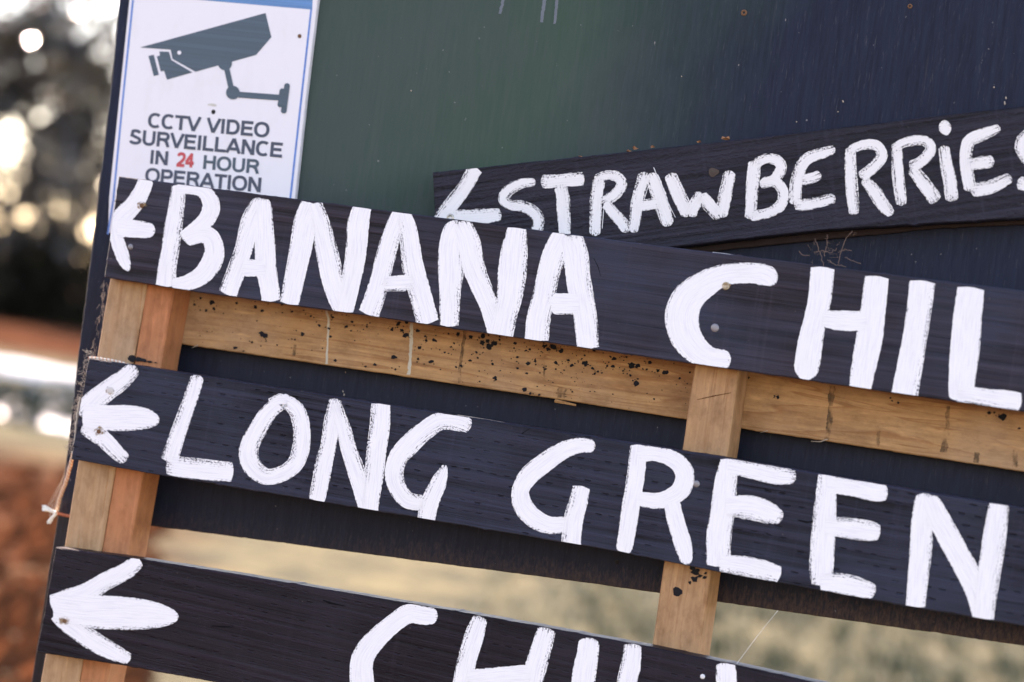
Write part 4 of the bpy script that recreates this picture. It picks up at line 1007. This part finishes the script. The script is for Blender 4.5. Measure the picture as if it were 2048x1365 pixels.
# clods and stones on the bare soil / tufts of dry grass
a = Acc(); rn = random.Random(17)
for i in range(5200):
    y_ = 3.5 + 26 * rn.random() ** 1.4; x_ = -y_ * .62 + rn.uniform(-.25, .10) * y_ - .3
    if y_ > 11.5: continue
    s_ = rn.choice((.02, .03, .05, .09)) * rn.uniform(.7, 1.3)
    vs = []
    for q in range(6):
        d = Vector(((1, 0, 0), (-1, 0, 0), (0, 1, 0), (0, -1, 0), (0, 0, .7), (0, 0, -.4))[q]) * s_ * rn.uniform(.6, 1.3); vs.append(Vector((x_, y_, gz(x_, y_))) + d)
    a.add(vs, [(0, 2, 4), (2, 1, 4), (1, 3, 4), (3, 0, 4), (2, 0, 5), (1, 2, 5), (3, 1, 5), (0, 3, 5)])
tag(a.obj('soil_clods', plain('red_soil_clod', (.115, .040, .017), 1.0, 0, 0.0)), 'loose clods of red soil beside the stand', 'soil', kind='stuff')
def tufts(name, mat, n, fx, h0, h1, seed):
    rr = np.random.default_rng(seed); V = []; Fc = []
    for i in range(n):
        x_, y_ = fx(rr); h = rr.uniform(h0, h1); z_ = gz(x_, y_) - .01
        for b in range(7):
            t = rr.uniform(0, 6.283); l = rr.uniform(.15, .75) * h; wd = rr.uniform(.003, .007) * (1 + y_ * .06)
            bx_, by_ = x_ + rr.normal(0, .03), y_ + rr.normal(0, .03); n0 = len(V)
            V += [(bx_ - wd * math.sin(t), by_ + wd * math.cos(t), z_), (bx_ + wd * math.sin(t), by_ - wd * math.cos(t), z_), (bx_ + l * math.cos(t), by_ + l * math.sin(t), z_ + h)]
            Fc.append((n0, n0 + 1, n0 + 2))
    return mesh_obj(name, V, Fc, mat)
M_dry = plain('dry_grass_blades', (.30, .27, .17), .9, 0, .1); M_grn = plain('dull_green_grass', (.050, .066, .040), .9, 0, .1)
def fgr(rr):
    y_ = 2.2 + 20 * rr.random() ** 1.5; return rr.uniform(-.34, .45) * y_ - .2, y_
tag(tufts('dry_grass', M_dry, 6500, fgr, .03, .10, 3), 'short straw coloured dry grass behind the stand', 'grass', kind='stuff')
tag(tufts('green_grass', M_grn, 5200, lambda rr: (lambda q: (q[0] + .5, q[1]))(fgr(rr)), .03, .12, 4), 'dull green weeds among the dry grass behind the stand', 'grass', kind='stuff')

# covered crop rows: long low mounds under pale sheeting
def row(px0, py0, px1, py1, h, wd, label):
    A = G(px0, py0); Bp = G(px1, py1); d = (Bp - A); d.z = 0; d.normalize(); nrm_ = Vector((-d.y, d.x, 0))
    A2 = A - d * 25; B2 = Bp + d * 45; n = 160; V = []; Fc = []; K = 9
    for i in range(n + 1):
        p = A2.lerp(B2, i / n)
        for q in range(K):
            t = math.pi * q / (K - 1); hh = h * (1 + .5 * mnoise.noise(Vector((i * .35, q * .6, px0))))
            V.append(p + nrm_ * (-math.cos(t) * wd / 2) + Vector((0, 0, math.sin(t) * hh - .02)))
    for i in range(n):
        for q in range(K - 1): Fc.append((i * K + q, i * K + q + 1, (i + 1) * K + q + 1, (i + 1) * K + q))
    o = mesh_obj('covered_crop_row', V, Fc, M_sheet, None, True)
    bb = A2; o2 = o
    return tag(o2, label, 'crop row')
k = NT('pale_row_sheeting'); f = k.noise(k.coord((1.6, 1.6, 6)), 1, 6, .7)
M_sheet = k.fin(k.mix(k.ramp(f, [(.38, 0), (.55, 1)]), (.38, .36, .30), (.82, .81, .76)), .45, k.bump(f, .4, .02), .5)
row(0, 748, 150, 770, .17, .5, 'farther of the two pale sheeted crop rows in the blurred field')
row(0, 834, 140, 860, .075, .45, 'nearer of the two pale sheeted crop rows in the blurred field')
pm = G(150, 655); a = Acc()
a.tube([pm, pm + Vector((0, 0, .35)), pm + Vector((0, 0, .62))], [.10, .10, .09], 10)
PO = tag(a.obj('marker_post', plain('pale_blue_white', (.62, .64, .78), .6)), 'small pale marker post at the far edge of the field', 'post')

# ------------------------------------------------------------------ trees
M_bark = plain('grey_brown_bark', (.085, .068, .060), .9)
k = NT('gum_leaf')
oi = k.n('ShaderNodeObjectInfo'); f = k.noise(k.coord((1.1, 1.1, 1.1)), 1, 4)
k.fin(k.mix(f, (.022, .020, .020), (.048, .042, .038)), .2, None, .6)
tl_ = k.n('ShaderNodeBsdfTranslucent'); tl_.inputs[0].default_value = (.12, .13, .05, 1); mx = k.n('ShaderNodeMixShader'); mx.inputs[0].default_value = .10
k.l(k.b.outputs[0], mx.inputs[1]); k.l(tl_.outputs[0], mx.inputs[2]); k.l(mx.outputs[0], k.out.inputs[0])
M_leaf = k.m
def tree(x, y, H, seed, label, group='trees beyond the field', dens=1.0, lowc=.12):
    rr = np.random.default_rng(seed); rn = random.Random(seed)
    root = empty('field_tree', (x, y, 0), label, 'tree', group)
    tk = Acc(); lean = Vector((rn.uniform(-.08, .08), rn.uniform(-.08, .08), 1))
    pts = [Vector((x, y, -.3)) + lean * (H * .8 * i / 8) + Vector((mnoise.noise(Vector((i * .6, seed, 0))), mnoise.noise(Vector((i * .6, seed, 4))), 0)) * .5 * (i > 0) for i in range(9)]
    r0 = H * .026
    tk.tube(pts, [r0 * (1 - .85 * i / 8) for i in range(9)], 9)
    tk.obj('trunk', M_bark, root, True)
    cl = []
    for b in range(15):
        f = rn.uniform(.22, .95); base = pts[int(f * 8)]; az = rn.uniform(0, 6.28); ln_ = H * rn.uniform(.14, .30) * (1.15 - f * .5)
        d = Vector((math.cos(az), math.sin(az), rn.uniform(.25, 1.1))).normalized()
        m1 = base + d * ln_ * .5 + Vector((0, 0, -.1)); e = base + d * ln_ + Vector((0, 0, ln_ * .15))
        lb = Acc(); lb.tube([base, m1, e], [r0 * .42 * (1.1 - f * .6), r0 * .25, r0 * .08], 5)
        lb.obj('limb', M_bark, root, True)
        for q in range(4): cl.append((base.lerp(e, rn.uniform(.5, 1.1)) + Vector((rn.gauss(0, .5), rn.gauss(0, .5), rn.gauss(0, .5))), rn.uniform(.35, .8) * H / 13))
    for q in range(int(52 * dens)):
        f = lowc + (1 - lowc) * rn.random() ** 1.5; az = rn.uniform(0, 6.28); r_ = H * .27 * math.sqrt(rn.random()) * (1.25 - .75 * f)
        cl.append((Vector((x + r_ * math.cos(az), y + r_ * math.sin(az), H * f)), rn.uniform(.3, .8) * H / 13))
    C = []; 
    for c_, s_ in cl:
        n = int(95 * dens * s_) + 8
        C.append(np.array(c_)[None] + rr.normal(0, 1, (n, 3)) * np.array([s_ * .5, s_ * .5, s_ * .38]))
    C = np.concatenate(C); n = len(C)
    u = rr.normal(0, 1, (n, 3)); u /= np.linalg.norm(u, axis=1)[:, None]; v = rr.normal(0, 1, (n, 3)); v -= (v * u).sum(1)[:, None] * u; v /= np.linalg.norm(v, axis=1)[:, None]
    s_ = rr.uniform(.10, .22, n)[:, None]
    A_ = C - u * s_; B_ = C + v * s_ * .45; D_ = C + u * s_; E_ = C - v * s_ * .45
    V = np.stack([A_, B_, D_, E_], 1).reshape(-1, 3) - np.array([x, y, 0]); idx = np.arange(n * 4).reshape(n, 4)
    me = bpy.data.meshes.new('crown'); me.from_pydata(V.tolist(), [], idx.tolist()); me.materials.append(M_leaf)
    o = bpy.data.objects.new('crown', me); col.objects.link(o); o.parent = root; o['kind'] = 'stuff'
    return root
# the strip of background seen left of the panel lies near azimuth -31 deg
def polar(az, d): return CAM.x + math.sin(R(az)) * d, CAM.y + math.cos(R(az)) * d
k_ = 0
for az, d, H, dn, lab in ((-31.75, 60, 16, .8, 'dark trunked tree at the far left edge of the view, blurred against the sky'),
                      (-29.6, 62, 16, .75, 'blurred dark tree close beside the top left edge of the black panel'),
                      (-30.7, 74, 19, .55, 'pale more distant tree in the gap between the two dark ones at the left'),
                      (-36.5, 64, 14, 1, 'farm tree further left at the field edge'), (-39.5, 60, 16, 1, 'broad farm tree left of the field'), (-26, 66, 15, 1, 'farm tree hidden behind the panel near its left edge'),
                      (-22.5, 62, 13, 1, None), (-19, 65, 15, 1, None), (-15, 60, 14, 1, None), (-10.5, 66, 16, 1, None), (-6, 61, 14, 1, None), (-1, 64, 15, 1, None), (4, 60, 13, 1, None), (-44, 66, 14, 1, None)):
    k_ += 1
    if lab: 
        SH = None
        x_, y_ = polar(az, d); tree(x_, y_, H * .62, 100 + k_, lab, dens=dn)

# dark scrub under the trees
a = Acc(); rr = np.random.default_rng(77)
M_scrub = plain('dark_scrub_leaf', (.020, .020, .014), .9, 0, .05)
for i, (az, d, H_, W_, lab) in enumerate(((-34.2, 58, 2.1, 2.6, 'dark low bush at the foot of the leftmost tree'), (-31.9, 60, 2.3, 1.7, 'dark low bush between the left trees, beyond the far red soil'),
                                       (-30.2, 59, 2.0, 1.6, 'dark low bush just left of the panel edge, behind the field'), (-28, 60, 2.2, 2.2, 'dark low bush hidden behind the panel'), (-37, 60, 2.2, 2.6, 'dark bush further left under the trees'))):
    x_, y_ = polar(az, d)
    root = empty('bush', (x_, y_, 0), lab, 'bush', 'bushes beyond the field')
    n = int(3800 * W_ / 2)
    p = rr.normal(0, 1, (n, 3)); p /= np.linalg.norm(p, axis=1)[:, None]; p *= rr.uniform(.35, 1, (n, 1)) ** .5
    p = p * np.array([W_, 1.2, H_ * .62]) + np.array([0, 0, H_ * .42]); lump = np.array([mnoise.noise(Vector(q)) for q in p * .9]); p *= (1 + .25 * lump)[:, None]
    p[:, 2] = np.abs(p[:, 2])
    u = rr.normal(0, 1, (n, 3)); u /= np.linalg.norm(u, axis=1)[:, None]; v = np.cross(u, rr.normal(0, 1, (n, 3))); v /= np.linalg.norm(v, axis=1)[:, None]
    s_ = rr.uniform(.07, .17, (n, 1)); V = np.stack([p - u * s_, p + v * s_ * .5, p + u * s_, p - v * s_ * .5], 1).reshape(-1, 3)
    me = bpy.data.meshes.new('foliage'); me.from_pydata(V.tolist(), [], np.arange(n * 4).reshape(n, 4).tolist()); me.materials.append(M_scrub)
    o = bpy.data.objects.new('foliage', me); col.objects.link(o); o.parent = root; o['kind'] = 'stuff'
    for q in range(3):
        st_ = Acc(); ax = rr.uniform(-.6, .6) * W_ * .5
        st_.tube([Vector((x_ + ax * .3, y_, -.1)), Vector((x_ + ax * .7, y_, H_ * .35)), Vector((x_ + ax, y_, H_ * .75))], [.07, .05, .02], 5); st_.obj('stem', M_bark, root)

# leafy crop between the sheeted rows
a = Acc(); rn = random.Random(23)
A_ = G(-60, 800); B_ = G(260, 850)
for i in range(900):
    t = rn.uniform(-.6, 2.2); p = A_.lerp(B_, t) + Vector((rn.gauss(0, .2), rn.gauss(0, 1.0), 0)); p.z = 0
    for q in range(5):
        az = rn.uniform(0, 6.28); l = rn.uniform(.08, .2); d = Vector((math.cos(az), math.sin(az), rn.uniform(.4, 1.2))); sdv = Vector((-math.sin(az), math.cos(az), 0)) * l * .3
        a.add([p, p + d * l * .6 + sdv, p + d * l, p + d * l * .6 - sdv], [(0, 1, 2, 3)])
tag(a.obj('crop_leaves', plain('crop_leaf_green', (.035, .045, .020), .3, 0, .5)), 'low leafy crop growing between the two pale sheeted rows', 'crop', kind='stuff')
